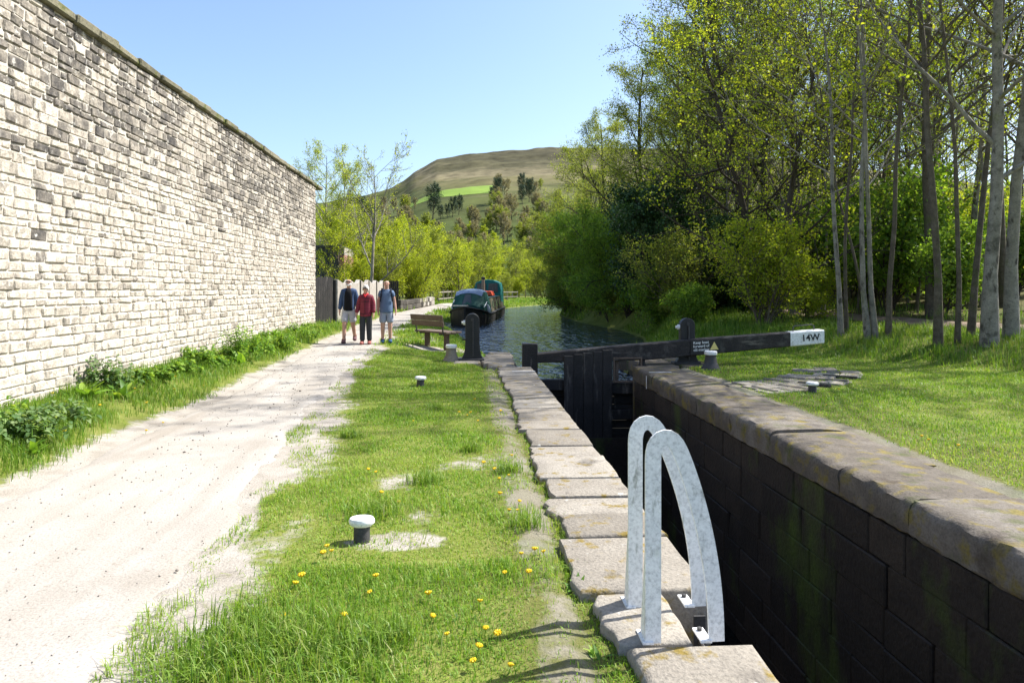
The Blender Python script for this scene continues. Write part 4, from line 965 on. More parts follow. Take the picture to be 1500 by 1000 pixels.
person(566, 502, 1.62, 'man in blue short-sleeved shirt with rucksack straps on the right', dict(turn=.1, head=(.0, -.02),
    R=((-.095, -.03, .49), (-.10, .02, .095), 0, (-.235, .06, 1.12), (-.25, .04, .88)), L=((.10, -.04, .49), (.10, -.02, .095), 0, (.245, .03, 1.12), (.29, -.03, .88))),
    dict(top='shirt', sleeve='short', topname='shirt', bottom='shorts2', full=False, shoe='trainerb', boot=.04, hair='none', straps=True, flare=1.06, hem=.85, fat=1.05))

# ================================================================== TREES
def perp(d, r):
    a = Vector((r.gauss(0, 1), r.gauss(0, 1), r.gauss(0, 1))); a -= d * a.dot(d); return a.normalized()
def grow(r, p, d, L, r0, sp, lv, out, tips):
    n = max(3, min(9, int(L / sp['seg'][lv]) + 2)); pts = [p.copy()]; rad = [r0]; wob = sp['wob'][lv]; up = sp['up'][lv]; rt = max(r0 * sp['tip'][lv], sp['rmin'])
    for k in range(n):
        d = (d + perp(d, r) * wob + Vector((0, 0, up))).normalized(); p = p + d * (L / n); pts.append(p); rad.append(r0 + (rt - r0) * ((k + 1) / n))
    out.append((pts, rad, lv))
    if lv < sp['lev']:
        c = sp['n'][lv]; c = max(1, int(round(c * r.uniform(.8, 1.2))))
        for i in range(c):
            t = sp['st'][lv] + (1 - sp['st'][lv]) * ((i + r.random()) / c); f = min(t * n, n - .001); k = int(f); q = pts[k].lerp(pts[k + 1], f - k); dd = (pts[k + 1] - pts[k]).normalized()
            a = R(r.gauss(sp['ang'][lv], 9)); pd = perp(dd, r)
            if lv == 0: az = i * 2.4 + r.uniform(-.5, .5); pd = Vector((math.cos(az), math.sin(az), 0)); pd = (pd - dd * pd.dot(dd)).normalized()
            cd_ = dd * math.cos(a) + pd * math.sin(a)
            env = sp.get('env'); kf = (1 - .55 * t) if not env else float(np.interp(t, [0, .25, .5, .75, 1], env))
            grow(r, q, cd_, L * sp['len'][lv] * (kf if lv == 0 else 1 - .4 * t) * r.uniform(.75, 1.2), max(sp['rmin'], (rad[k] * .62) * sp.get('thin', 1.)), sp, lv + 1, out, tips)
    if lv >= sp['lev'] - (1 if sp.get('leaf2') else 0):
        m = sp['tips']
        for i in range(m): t = (i + .7) / m; f = min(t * n, n - .001); k = int(f); tips.append(tuple(pts[k].lerp(pts[k + 1], f - k)))
def leaf_mesh(name, tips, sp, seed):
    g = np.random.default_rng(seed); T = np.array(tips); k = sp['per']; keep = g.random(len(T)) < sp.get('keep', 1.); T = T[keep]
    cl = g.random(len(T)); C = np.repeat(T, k, 0); cl = np.repeat(cl, k); N = len(C)
    C = C + g.normal(0, sp['spread'], (N, 3)); A = g.normal(0, 1, (N, 3)); A[:, 2] += sp.get('droop', -.3); A /= np.linalg.norm(A, axis=1)[:, None]
    B = g.normal(0, 1, (N, 3)); B -= A * (A * B).sum(1)[:, None]; B /= np.linalg.norm(B, axis=1)[:, None]
    s = sp['size'] * g.uniform(.55, 1.25, N)[:, None]; w_ = sp.get('asp', .6)
    V = np.stack([C, C + A * s * .45 + B * s * w_ * .5, C + A * s, C + A * s * .45 - B * s * w_ * .5], 1).reshape(-1, 3)
    tn = np.clip(.15 + .45 * cl + .4 * g.random(N), 0, 1); return fast(name, V, np.arange(N * 4).reshape(-1, 4), np.repeat(tn, 4))
SIDES = [9, 6, 4, 3]
def tree_meshes(sp, seed, H_, r0, lean=(0, 0), stems=1):
    r = random.Random(seed); out = []; tips = []
    for s_ in range(stems):
        a = r.uniform(0, 6.28); d = Vector((lean[0] + (r.uniform(.12, .38) * math.cos(a) if stems > 1 else 0), lean[1] + (r.uniform(.12, .38) * math.sin(a) if stems > 1 else 0), 1)).normalized()
        p = Vector((.12 * math.cos(a), .12 * math.sin(a), -.15)) if stems > 1 else Vector((0, 0, -.15))
        grow(r, p, d, H_ * (r.uniform(.75, 1) if stems > 1 else 1), r0 * (r.uniform(.6, 1) if stems > 1 else 1), sp, 0, out, tips)
    Vs = []; Fs = []; o = 0
    for pts, rad, lv in out:
        if lv == 0 and stems == 1: rad = [rad[0] * 1.35] + rad[1:]
        v, f = tube(pts, rad, SIDES[lv]); Vs.append(v); Fs.append(f + o); o += len(v)
    return fast('trunk', np.concatenate(Vs), np.concatenate(Fs), None, True), leaf_mesh('crown', tips, sp, seed + 1)
def make_tree(name, label, cat, sp, seed, H_, r0, loc, bark, leaf, group=None, rz=0., scale=1., lean=(0, 0), stems=1):
    t = thing(name, label, cat, loc, group); a, b = tree_meshes(sp, seed, H_, r0, lean, stems)
    obj('trunk' if cat == 'tree' else 'stems', a, bark, t); obj('crown' if cat == 'tree' else 'foliage', b, LEAF[leaf], t)
    t.rotation_euler = (0, 0, rz); t.scale = scale if isinstance(scale, tuple) else (scale,) * 3; return t
SP = dict(
 wood=dict(lev=3, seg=[1.3, .7, .4, .25], wob=[.035, .10, .14, .18], up=[.02, .07, .04, .02], tip=[.12, .15, .2, .3], rmin=.007, n=[19, 8, 6], st=[.28, .25, .2], ang=[48, 42, 45], len=[.33, .42, .42], env=[.7, .95, 1, .8, .4], tips=3, per=4, spread=.12, size=.078, asp=.75, keep=.72, thin=.85),
 sparse=dict(lev=3, seg=[1.2, .7, .4, .25], wob=[.06, .11, .15, .18], up=[.02, .03, .05, .04], tip=[.12, .15, .2, .3], rmin=.006, n=[13, 6, 4], st=[.22, .2, .2], ang=[58, 45, 48], len=[.36, .42, .4], env=[.9, 1, .9, .7, .4], tips=3, per=3, spread=.045, size=.09, asp=.8, keep=.5, thin=.72),
 willow=dict(lev=3, seg=[1, .6, .4, .25], wob=[.07, .13, .16, .16], up=[.0, .05, -.01, -.07], tip=[.15, .15, .2, .3], rmin=.007, n=[17, 9, 6], st=[.10, .12, .1], ang=[52, 45, 45], len=[.48, .45, .42], env=[.9, 1, .95, .75, .4], tips=5, per=5, spread=.15, size=.10, asp=.5, keep=.95, droop=-.8, thin=.85),
 lime=dict(lev=3, seg=[.9, .5, .35, .25], wob=[.06, .12, .16, .18], up=[.02, .08, .05, .0], tip=[.15, .15, .2, .3], rmin=.006, n=[14, 8, 5], st=[.08, .15, .1], ang=[45, 42, 45], len=[.48, .42, .4], env=[1, 1, .9, .7, .4], tips=3, per=5, spread=.12, size=.10, asp=.75, keep=.85),
 shrub=dict(lev=2, seg=[.5, .35, .2], wob=[.10, .14, .18], up=[.03, .06, .03], tip=[.2, .2, .3], rmin=.004, n=[10, 8], st=[.1, .15], ang=[42, 42], len=[.5, .45], env=[1, 1, .85, .65, .4], tips=5, per=6, spread=.08, size=.07, asp=.7, keep=.95),
 ivy=dict(lev=2, seg=[.7, .4, .25], wob=[.10, .16, .2], up=[.0, .02, -.05], tip=[.2, .2, .3], rmin=.008, n=[16, 9], st=[.03, .1], ang=[55, 45], len=[.45, .45], env=[1, 1, 1, .8, .5], tips=6, per=11, spread=.17, size=.10, asp=.85, keep=1.),
 bare=dict(lev=3, seg=[1, .6, .4, .25], wob=[.05, .10, .14, .16], up=[.02, .06, .05, .04], tip=[.12, .15, .2, .3], rmin=.006, n=[13, 7, 5], st=[.2, .2, .2], ang=[42, 40, 42], len=[.46, .45, .42], env=[.9, 1, .9, .7, .4], tips=3, per=2, spread=.07, size=.085, asp=.7, keep=.6, thin=.85),
 far=dict(lev=2, seg=[2, 1, .6], wob=[.05, .12, .16], up=[.02, .08, .04], tip=[.15, .2, .3], rmin=.02, n=[16, 10], st=[.15, .2], ang=[48, 42], len=[.42, .42], env=[.9, 1, .95, .75, .45], tips=5, per=6, spread=.32, size=.34, asp=.8, keep=1.),
 conifer=dict(lev=2, seg=[2, .7, .4], wob=[.01, .05, .1], up=[.0, .01, 0], tip=[.1, .2, .3], rmin=.02, n=[44, 8], st=[.08, .15], ang=[84, 45], len=[.26, .4], env=[1, .8, .55, .32, .08], tips=5, per=5, spread=.2, size=.32, asp=.4, keep=1.))
tr = random.Random(99)
def g3(x, y): return (x, y, h1(x, y) - .03)

def hit(px, py):
    d = ray(px, py); t = 2.0
    while t < 120:
        q = CAM_LOC + d * t
        if q.z < h1(q.x, q.y): break
        t += .06
    return q
# ---- slender trunks standing nearest on the far lawn's bank (each its own shape)
def stem(px, py, z, H_, r0, label, lean, sp='sparse', bark='bark', leaf='lime', seed=1, name='woodland_tree', **kw):
    p = hit(px, py); s_ = dict(SP[sp]); s_.update(kw)
    return make_tree(name, label, 'tree', s_, seed, H_, r0, (p.x, p.y, h1(p.x, p.y) - .03), bark, leaf, 'tree trunks at the edge of the far lawn', lean=lean)
stem(1449, 506, .5, 15, .15, 'thick pale trunk curving up, nearest the right edge', (.07, .02), bark='palebark', seed=11, st=[.22, .2, .2], n=[15, 6, 4])
stem(1481, 497, .5, 16, .135, 'straight pale trunk just right of the thickest trunk', (.012, .02), bark='palebark', seed=12, st=[.3, .2, .2])
stem(1374, 506, .4, 15, .085, 'straight grey trunk standing alone left of the thick pale trunk', (-.012, 0), bark='bark', seed=13, st=[.3, .2, .2])
stem(1402, 503, .4, 13, .055, 'thin trunk between the straight grey trunk and the thick pale one', (.01, 0), seed=14, st=[.35, .2, .2], n=[9, 5, 4])
stem(1421, 494, .5, 14, .075, 'brown trunk leaning slightly right behind the thin one', (.04, .02), seed=15, st=[.3, .2, .2])
stem(1283, 495, .4, 13, .065, 'middle stem of the clump right of the white beam end', (-.03, 0), bark='palebark', seed=16, st=[.3, .2, .2], n=[11, 5, 4])
stem(1272, 496, .4, 12, .07, 'left-leaning stem of the clump right of the white beam end', (-.14, .02), bark='palebark', seed=17, st=[.3, .2, .2], n=[10, 5, 4])
stem(1301, 494, .4, 13, .065, 'right-hand upright stem of the clump beside the white beam end', (.035, .02), bark='bark', seed=18, st=[.3, .2, .2], n=[10, 5, 4])
stem(1232, 492, .4, 12, .065, 'grey stem leaning left just behind the white beam end', (-.08, 0), bark='palebark', seed=19, st=[.25, .2, .2], n=[12, 6, 4])
stem(1240, 488, .4, 11, .05, 'thin upright stem behind the white beam end', (-.02, .02), bark='bark', seed=20, st=[.3, .2, .2], n=[8, 5, 4])
stem(1275, 480, .5, 11, .045, 'whippy slanting stem behind the clump', (-.22, .06), bark='bark', seed=22, st=[.3, .2, .2], n=[8, 5, 4])
# ---- more thin stems farther in, copied from three of the nearer ones
src = [o for o in bpy.data.objects if o.name.startswith('woodland_tree') and o.parent is None][3:11]
for k, (px, Yk, sc_) in enumerate([(1085, 26, .8), (1100, 24, .7), (1140, 27, .9), (1152, 25, .75), (1176, 26, .85), (1206, 24, .8), (1222, 27, .9), (1256, 23, .8), (1330, 23, .75), (1342, 21.5, .7), (1392, 24, .9), (1060, 27, .7), (1040, 29, .8), (1436, 22, .8)]):
    dup(src[k % len(src)], g3(XY(px, Yk), Yk), 'thin bare stem standing deeper in the wood on the right', tr.uniform(0, 6.28), (sc_ * .9, sc_ * .9, sc_ * 1.15), 'thin stems deeper in the wood')
# ---- yellow-leaved tree reaching towards the water over the shrubs
make_tree('yellow_leaved_tree', 'spreading tree with yellow spring leaves above the dark ivy', 'tree', dict(SP['sparse'], n=[20, 9, 6], keep=.75, per=3, size=.085, st=[.12, .15, .15], len=[.42, .45, .42]), 41, 10.5, .17, g3(10.2, 24.5), 'fardark', 'lime', lean=(-.12, -.05))
make_tree('yellow_leaved_tree', 'smaller yellow-leaved tree standing just right of the ivy mass', 'tree', dict(SP['sparse'], n=[17, 9, 6], keep=.7, per=3, size=.08, st=[.12, .15, .15], len=[.46, .45, .42]), 42, 8.5, .14, g3(9.4, 21.3), 'fardark', 'lime', lean=(-.05, -.05))
# ---- shrubs and ivy along the bank
make_tree('bright_shrub', 'bright lime-green rounded shrub behind the middle of the balance beam', 'shrub', dict(SP['shrub'], per=4, n=[12, 8], size=.085, len=[.6, .5], keep=.85), 51, 2.9, .035, g3(XY(1118, 20.3), 20.3), 'bark', 'lime', stems=8)
make_tree('bright_shrub', 'small lime shrub between the stumps and the leaning stem', 'shrub', dict(SP['shrub'], n=[9, 7]), 52, 1.8, .025, g3(XY(1185, 21.5), 21.5), 'bark', 'lime', stems=6)
make_tree('ivy_clad_thicket', 'dark glossy ivy thicket overhanging the canal bank', 'shrub', SP['ivy'], 53, 5.0, .10, g3(8.0, 27.5), 'fardark', 'dark', stems=5)
make_tree('ivy_clad_thicket', 'lower dark ivy bush right of the main ivy thicket', 'shrub', dict(SP['ivy'], n=[12, 8]), 54, 3.1, .08, g3(8.9, 25.2), 'fardark', 'dark', stems=5)
make_tree('grey_green_shrub', 'grey-green small-leaved shrub in front of the ivy', 'shrub', dict(SP['shrub'], n=[12, 8], per=4), 55, 3.2, .05, g3(XY(1000, 24), 24), 'bark', 'olive', stems=7)
for k, (x, y, ht, lf, lab) in enumerate([(7.6, 33, 5.2, 'green', 'green willow bush hanging low over the water beside the ivy'), (7.2, 38, 5.6, 'green', 'broad willow bush hanging over the middle of the canal bank'), (7.0, 45, 6.4, 'olive', 'olive willow bush farther along the right bank'), (8.2, 54, 7.0, 'green', 'tall green willow bush near the canal bend'), (10.8, 64, 7.5, 'olive', 'farthest willow bush on the right bank at the bend')]):
    make_tree('willow_bush', lab, 'shrub', dict(SP['willow'], n=[12, 8, 5], per=4, st=[.02, .1, .1], up=[-.03, .03, -.02, -.08]), 60 + k, ht, .07, g3(x, y), 'fardark', lf, 'willow bushes along the right bank', stems=7, rz=k * 1.3)
RB = []
rl = ['low green bush trailing in the water at the foot of the right bank', 'low olive bush trailing in the water at the foot of the right bank']
edge = [(x, y) for x, y in CAN_R[::-1]]; ex = [e[0] for e in edge]; ey = [e[1] for e in edge]
for k, y in enumerate(np.arange(21.5, 72, 2.3)):
    x = float(np.interp(y, ey, ex)) + tr.uniform(.5, .9) + (.5 if y < 26 else 0); j = k % 2
    if k < 2: RB.append(make_tree('waterside_bush', rl[j], 'shrub', dict(SP['shrub'], n=[11, 8], size=.12, per=4, spread=.11, len=[.6, .5], keep=.8, up=[-.02, .02, -.03]), 140 + k, 2.5, .03, g3(x, y), 'fardark', ['green', 'olive'][j], 'bushes at the foot of the right bank', stems=8, scale=.5))
    else: dup(RB[j], g3(x, y), rl[j], tr.uniform(0, 6.28), tr.uniform(.7, 1.0) * (.6 if y < 25 else 1.1))
# ---- tall trees along the right bank of the canal: outline against the sky
bank = [(11.8, 29.5, 15.0, 'willow', 'olive', 'tall olive tree behind the ivy thicket'), (11.6, 34.5, 14.6, 'willow', 'olive', 'tall airy tree with feathery outline against the sky'), (9.9, 40.5, 13.4, 'willow', 'olive', 'olive-leaved tree whose crown dips towards the hill'),
        (9.6, 47.5, 12.6, 'willow', 'olive', 'rounded olive tree right of the moor skyline'), (10.2, 56, 12.0, 'willow', 'olive', 'lower willow tree beside the hill foot'), (12.5, 66, 12.0, 'lime', 'lime', 'yellow-green tree at the far bend on the right'), (12.8, 38, 16.5, 'wood', 'olive', 'tall twiggy tree set back from the right bank'), (13.2, 31, 16.5, 'wood', 'olive', 'tallest twiggy tree behind the olive tree')]
for k, (x, y, ht, sp, lf, lab) in enumerate(bank):
    make_tree('bank_tree', lab, 'tree', dict(SP[sp], len=[.40, .45, .42], env=[1, 1, .85, .55, .25]), 80 + k, ht, .2, g3(x, y), 'fardark', lf, 'trees along the right bank of the canal', rz=k * 1.1)
# ---- the wood behind: four shapes, copied
protos = []
for k, (sp, lf, ht, kw) in enumerate([('wood', 'olive', 16, {}), ('wood', 'lime', 15, {}), ('wood', 'green', 15, dict(keep=.95, per=4)), ('sparse', 'lime', 16, dict(n=[17, 7, 5]))]):
    protos.append((dict(SP[sp], **kw), lf, ht, 120 + k))
spots = []
for Y in np.arange(19.5, 62, 2.7):
    for X in np.arange(10.5, 46, 2.9):
        x = X + tr.uniform(-1.2, 1.2); y = Y + tr.uniform(-1.2, 1.2)
        if x + .68 * y < 25.5 or abs(x - float(wc(y))) < 1.0 or x < 10.6 + max(0, (y - 26)) * .12: continue
        if x / y > .84: continue
        if y > 34 and (x - 11) > 13 and tr.random() < .65: continue
        spots.append((x, y))
tr.shuffle(spots); spots = spots[:52] + [(18.5, 15.5), (23, 18)]
labs = ['slender woodland tree with olive buds in the wood behind the far lawn', 'slender woodland tree with yellow-green leaves in the wood behind the far lawn', 'leafy green woodland tree in the wood behind the far lawn', 'nearly bare woodland tree in the wood behind the far lawn']
PR = []
for k, (x, y) in enumerate(spots):
    j = k % 4
    if k < 4:
        sp, lf, ht, sd = protos[j]; t = make_tree('woodland_tree', labs[j], 'tree', sp, sd, ht, .13, g3(x, y), 'bark' if j != 3 else 'palebark', lf, 'trees filling the wood on the right', rz=tr.uniform(0, 6)); PR.append(t)
    else: t = dup(PR[j], g3(x, y), labs[j], tr.uniform(0, 6.28), tr.uniform(.85, 1.15))
# ---- undergrowth in the wood
US = []
ul = ['bright green undergrowth bush beneath the trees of the wood', 'mid green undergrowth bush beneath the trees of the wood', 'tall yellow-green undergrowth bush beneath the trees of the wood']
pts = []
for Y in np.arange(20, 46, 2.4):
    for X in np.arange(10.0, 38, 2.3):
        x = X + tr.uniform(-1, 1); y = Y + tr.uniform(-1, 1)
        if x + .68 * y < 26.6 or abs(x - float(wc(y))) < 1.5 or x / y > .82 or x < 10 + max(0, (y - 26)) * .1: continue
        pts.append((x, y))
tr.shuffle(pts)
for k, (x, y) in enumerate(pts[:100]):
    j = k % 3
    if k < 3: US.append(make_tree('undergrowth_bush', ul[j], 'shrub', dict(SP['shrub'], n=[10, 8], size=.125, per=4, spread=.11, len=[.6, .5], keep=.8), 150 + k, [2.4, 3.2, 3.6][j], .03, g3(x, y), 'fardark', ['lime', 'green', 'lime'][j], 'undergrowth in the wood on the right', stems=7))
    else: dup(US[j], g3(x, y), ul[j], tr.uniform(0, 6.28), tr.uniform(.6, 1.45))
# ---- stumps behind the bright shrub
for px, py, h_, r_, lab in [(1163, 456, .62, .17, 'left of the two cut tree stumps behind the lime shrub'), (1199, 455, .72, .22, 'right of the two cut tree stumps behind the lime shrub')]:
    x, y = XY(px, 23.5), 23.5; z = h1(x, y); t = thing('tree_stump', lab, 'stump', (x, y, z), 'cut stumps in the wood')
    MB().lathe([(r_ * 1.3, -.1), (r_ * 1.1, .08), (r_, .3), (r_ * .97, h_)], (x, y, z), 12).build('bole', 'palebark', t, True)
    MB().lathe([(r_ * .9, 0), (r_ * .85, .012)], (x, y, z + h_ - .002), 12).build('cut_face', 'greywood', t)

# ---- trees on the left, behind the slab wall
make_tree('bare_tree', 'nearly bare pale-barked tree standing above the slab wall', 'tree', dict(SP['bare'], n=[11, 8, 6], st=[.14, .2, .2], len=[.62, .45, .42], ang=[36, 40, 42], thin=1., per=2), 200, 8.2, .12, g3(XY(541, 42), 42), 'palebark', 'lime', lean=(.03, 0))
make_tree('birch_tree', 'feathery pale green birch at the end of the stone wall', 'tree', dict(SP['wood'], n=[18, 9, 6], per=4, keep=.9), 201, 11.2, .14, g3(XY(478, 54), 54), 'palebark', 'lime')
make_tree('birch_tree', 'second birch, a little lower, right of the first', 'tree', dict(SP['wood'], n=[16, 9, 6], per=4, keep=.9), 202, 9.2, .12, g3(XY(503, 50), 50), 'palebark', 'lime')
LF = []
ll = ['yellow-green young tree in the thicket left of the canal', 'soft olive young tree in the thicket left of the canal', 'bright lime bush in the thicket left of the canal']
lspots = [(495, 44, .8), (520, 52, .95), (548, 50, .8), (572, 48, .72), (590, 55, .9), (606, 50, .66), (622, 62, .95), (640, 68, 1.0), (655, 76, 1.05), (672, 70, .95), (690, 80, 1.1), (705, 88, 1.15), (722, 92, 1.15), (742, 98, 1.2), (600, 66, 1.1), (575, 62, 1.0), (545, 64, 1.1), (515, 66, 1.2), (480, 62, 1.1), (630, 84, 1.2), (612, 78, 1.15), (760, 106, 1.25), (780, 112, 1.3), (665, 92, 1.25), (590, 86, 1.3), (560, 46, .55), (530, 45, .5), (634, 57, .45), (650, 80, .8), (700, 100, 1.3), (770, 93, .7), (795, 96, .8), (755, 92, .6), (815, 100, 1.0), (742, 90, .5), (785, 104, 1.1), (830, 108, 1.2)]
for k, (px, Y, s_) in enumerate(lspots):
    j = k % 3; loc = g3(XY(px, Y), Y)
    if k < 3: LF.append(make_tree('thicket_tree', ll[j], 'tree', dict(SP['lime'], **[{}, dict(keep=.6, n=[15, 9, 6]), dict(st=[.03, .1, .1])][j]), 210 + k, 6.2, .08, loc, 'bark', ['lime', 'olive', 'lime'][j], 'thicket left of the canal', scale=s_, stems=[1, 2, 4][j]))
    else: dup(LF[j], loc, ll[j], tr.uniform(0, 6.28), s_ * tr.uniform(.9, 1.1))
# ---- valley side below the pasture
FT = []
fl = [('conifer_tree', 'dark conifer on the slope below the pasture', 'far', 'pine', 13), ('far_tree', 'grey-buff leafless tree on the slope below the pasture', 'far', 'buff', 11), ('far_tree', 'pale green spring tree on the slope below the pasture', 'far', 'olive', 11), ('far_tree', 'lime green tree on the slope below the pasture', 'far', 'lime', 10)]
cand = []
for px, Y, j in [(634, 292, 0), (645, 286, 0), (655, 282, 0), (663, 290, 0), (672, 296, 0), (720, 330, 0), (728, 326, 0), (765, 320, 0), (775, 326, 0), (530, 330, 0), (538, 322, 0), (545, 335, 0)]: cand.append((px, Y, j))
for k in range(150):
    px = tr.uniform(490, 830); Y = tr.uniform(150, 315); j = tr.choice([1, 1, 2, 2, 3, 3])
    if 600 < px < 725: Y = 150 + (Y - 150) * .68
    if px > 690 and Y > 230: j = 1 if tr.random() < .7 else 2
    cand.append((px, Y, j))
for k in range(16): cand.append((tr.uniform(500, 610), tr.uniform(330, 400), tr.choice([1, 2, 0])))
for k in range(10): cand.append((tr.uniform(724, 800), tr.uniform(330, 420), tr.choice([1, 1, 2, 0])))
have = {}
for px, Y, j in cand:
    x = XY(px, Y); z = max(hillz(x, Y), 0) - .5; nm, lab, sp, lf, ht = fl[j]
    if j not in have: have[j] = make_tree(nm, lab, 'tree', SP[sp], 250 + j, ht, .22, (x, Y, z), 'fardark', lf, 'trees on the valley side')
    else: dup(have[j], (x, Y, z), lab, tr.uniform(0, 6.28), tr.uniform(.75, 1.15) * ((.72 if j else .72) if not 600 < px < 725 else .52))

# ================================================================== WEEDS, DANDELIONS
def leafy(name, label, px, py, ht, wd, n, kind, seed, leaf='weed'):
    p = at(px, py, .2)
    for _ in range(5): p = at(px, py, h1(p.x, p.y))
    g = random.Random(seed); t = thing(name, label, 'plant', (p.x, p.y, h1(p.x, p.y) - .01), 'weeds at the foot of the stone wall'); V = []; F = []; T = []; st = MB()
    def lf(b, d, L, w_, curl):
        side = Vector((-d.y, d.x, 0)); side = side.normalized() if side.length > .01 else Vector((1, 0, 0)); o = len(V); q = b.copy(); dd = d.normalized()
        for i in range(5):
            u = i / 4; ww = w_ * math.sin(math.pi * min(.97, u * .85 + .12)); wob = g.uniform(-.1, .1) * w_
            V.extend([tuple(q - side * ww / 2 + Vector((0, 0, abs(ww) * .18 + wob))), tuple(q + Vector((0, 0, -.0))), tuple(q + side * ww / 2 + Vector((0, 0, abs(ww) * .18 - wob)))])
            dd = (dd + Vector((0, 0, -curl))).normalized(); q = q + dd * L / 4
        for i in range(4): F.extend([(o + i * 3, o + i * 3 + 1, o + i * 3 + 4, o + i * 3 + 3), (o + i * 3 + 1, o + i * 3 + 2, o + i * 3 + 5, o + i * 3 + 4)])
        T.extend([g.uniform(.1, .95)] * 15)
    for k in range(n):
        a = g.uniform(0, 6.28)
        if kind == 'dock': lf(Vector((g.gauss(0, wd * .12), g.gauss(0, wd * .12), 0)), Vector((math.cos(a), math.sin(a), g.uniform(.5, 2.2))), ht * g.uniform(.7, 1.2), ht * .28, .16)
        else:
            b = Vector((g.gauss(0, wd * .3), g.gauss(0, wd * .22), 0)); tp = b + Vector((g.gauss(0, wd * .14), g.gauss(0, wd * .14), ht * g.uniform(.55, 1.05) * (1 - .5 * min(1, b.length / wd))))
            st.tube([tuple(b), tuple(b.lerp(tp, .5) + Vector((.01, 0, 0))), tuple(tp)], [.005, .004, .002], 4)
            for i in range(9):
                u = .2 + .8 * i / 8; q = b.lerp(tp, u); a2 = g.uniform(0, 6.28); lf(q, Vector((math.cos(a2), math.sin(a2), .25)), g.uniform(.05, .10) * (1.3 - .5 * u), .05, .25)
    if st.v: st.build('stems', LEAF['weed'], t, local=True)
    obj('leaves', fast('leaves', V, F, T, True), LEAF[leaf], t)
leafy('leafy_weed', 'pale green bushy weed against the wall, left of centre', 160, 566, .46, .56, 46, 'stem', 1, 'bluegreen')
leafy('leafy_weed', 'small dark weed just right of the pale bushy weed', 228, 550, .26, .28, 18, 'stem', 2)
leafy('leafy_weed', 'dark leafy weed left of the tallest wall weed', 296, 530, .40, .5, 30, 'stem', 3)
leafy('leafy_weed', 'tallest bright green weed against the wall', 346, 522, .72, .55, 40, 'stem', 4)
leafy('leafy_weed', 'tangled weed right of the tallest wall weed', 376, 514, .52, .55, 34, 'stem', 5)
leafy('leafy_weed', 'weed clump near the far end of the wall', 415, 503, .5, .6, 28, 'stem', 6)
leafy('leafy_weed', 'last weed clump before the black fence', 447, 497, .42, .6, 24, 'stem', 7)
leafy('leafy_weed', 'blue-green feathery weed at the left edge', 28, 650, .34, .6, 44, 'stem', 8, 'bluegreen')
leafy('leafy_weed', 'blue-green feathery weed a little right of the left edge', 92, 622, .28, .55, 36, 'stem', 9, 'bluegreen')
leafy('leafy_weed', 'feathery weed under the wall at the far left', 8, 575, .5, .5, 30, 'stem', 10)
leafy('dock_plant', 'broad-leaved dock at the left edge of the verge', 14, 655, .34, .3, 11, 'dock', 11)
leafy('dock_plant', 'dock with upright leaves in the verge below the pale weed', 178, 588, .26, .3, 12, 'dock', 12)
leafy('dock_plant', 'dock plant beneath the tallest wall weed', 352, 530, .34, .3, 12, 'dock', 13)
leafy('dock_plant', 'dock plant lower down in the left verge', 48, 668, .22, .3, 9, 'dock', 14)
wdr = random.Random(61)
for k in range(20):
    Yw = wdr.uniform(6.8, 22); Xw = float(wallX(Yw)) + abs(wdr.gauss(.12, .25)) + .05; u = proj((Xw, Yw, h1(Xw, Yw)))
    leafy('verge_weed', ['small leafy weed in the verge at the foot of the wall', 'small broad-leaved dock in the verge at the foot of the wall'][k % 3 == 0], u[0], u[1], wdr.uniform(.16, .36), wdr.uniform(.25, .45), 14 if k % 3 == 0 else 20, 'dock' if k % 3 == 0 else 'stem', 300 + k)
leafy('dock_plant', 'little rosette growing in the coping joint below the handrails', 872, 962, .07, .15, 10, 'dock', 15)
leafy('dock_plant', 'tuft rooted in the gap beside the coping stones', 845, 868, .10, .15, 12, 'dock', 16)

MAT['dandelion'] = leafmat('dandelion_petals', [(.55, .36, .005), (.72, .50, .01), (.80, .60, .02)], .2)
dl = {'s': 'yellow dandelion flower in the grass between towpath and lock', 'v': 'yellow dandelion flower in the verge below the stone wall', 'r': 'yellow dandelion flower on the lawn across the lock', 'c': 'yellow dandelion at the left edge of the worn patch by the near bollard'}
dp = [(444, 842), (430, 851), (420, 893), (501, 896), (552, 841), (545, 860), (628, 868), (629, 895), (657, 922), (711, 915), (729, 922), (697, 942), (696, 963), (744, 967), (774, 834), (783, 803), (799, 803), (763, 806), (740, 833), (702, 875), (480, 796, 'c'), (474, 808, 'c'), (486, 802, 'c'), (749, 664), (746, 691), (725, 684), (708, 676), (731, 697), (745, 743), (759, 743), (759, 730), (731, 721), (556, 718), (538, 684), (552, 687), (585, 730), (700, 614), (684, 604), (691, 603), (672, 602), (606, 613), (733, 600), (696, 583),
      (80, 565 + 60, 'v'), (98, 595, 'v'), (55, 613, 'v'), (98, 635, 'v'), (145, 602, 'v'), (198, 583, 'v'), (220, 582, 'v'), (216, 592, 'v'), (255, 575, 'v'), (278, 543, 'v'), (288, 533, 'v'), (313, 533, 'v'), (338, 537, 'v'), (238, 616, 'v'), (213, 628, 'v'), (392, 500, 'v'), (405, 502, 'v'), (412, 498, 'v'), (78, 575, 'v'), (33, 664, 'v'), (258, 565, 'v'), (298, 565, 'v'), (353, 518, 'v'), (380, 508, 'v'),
      (1350, 637, 'r'), (1360, 641, 'r'), (1402, 650, 'r'), (1228, 568, 'r'), (1212, 590, 'r'), (1130, 546, 'r')]
first = None; dr = random.Random(3)
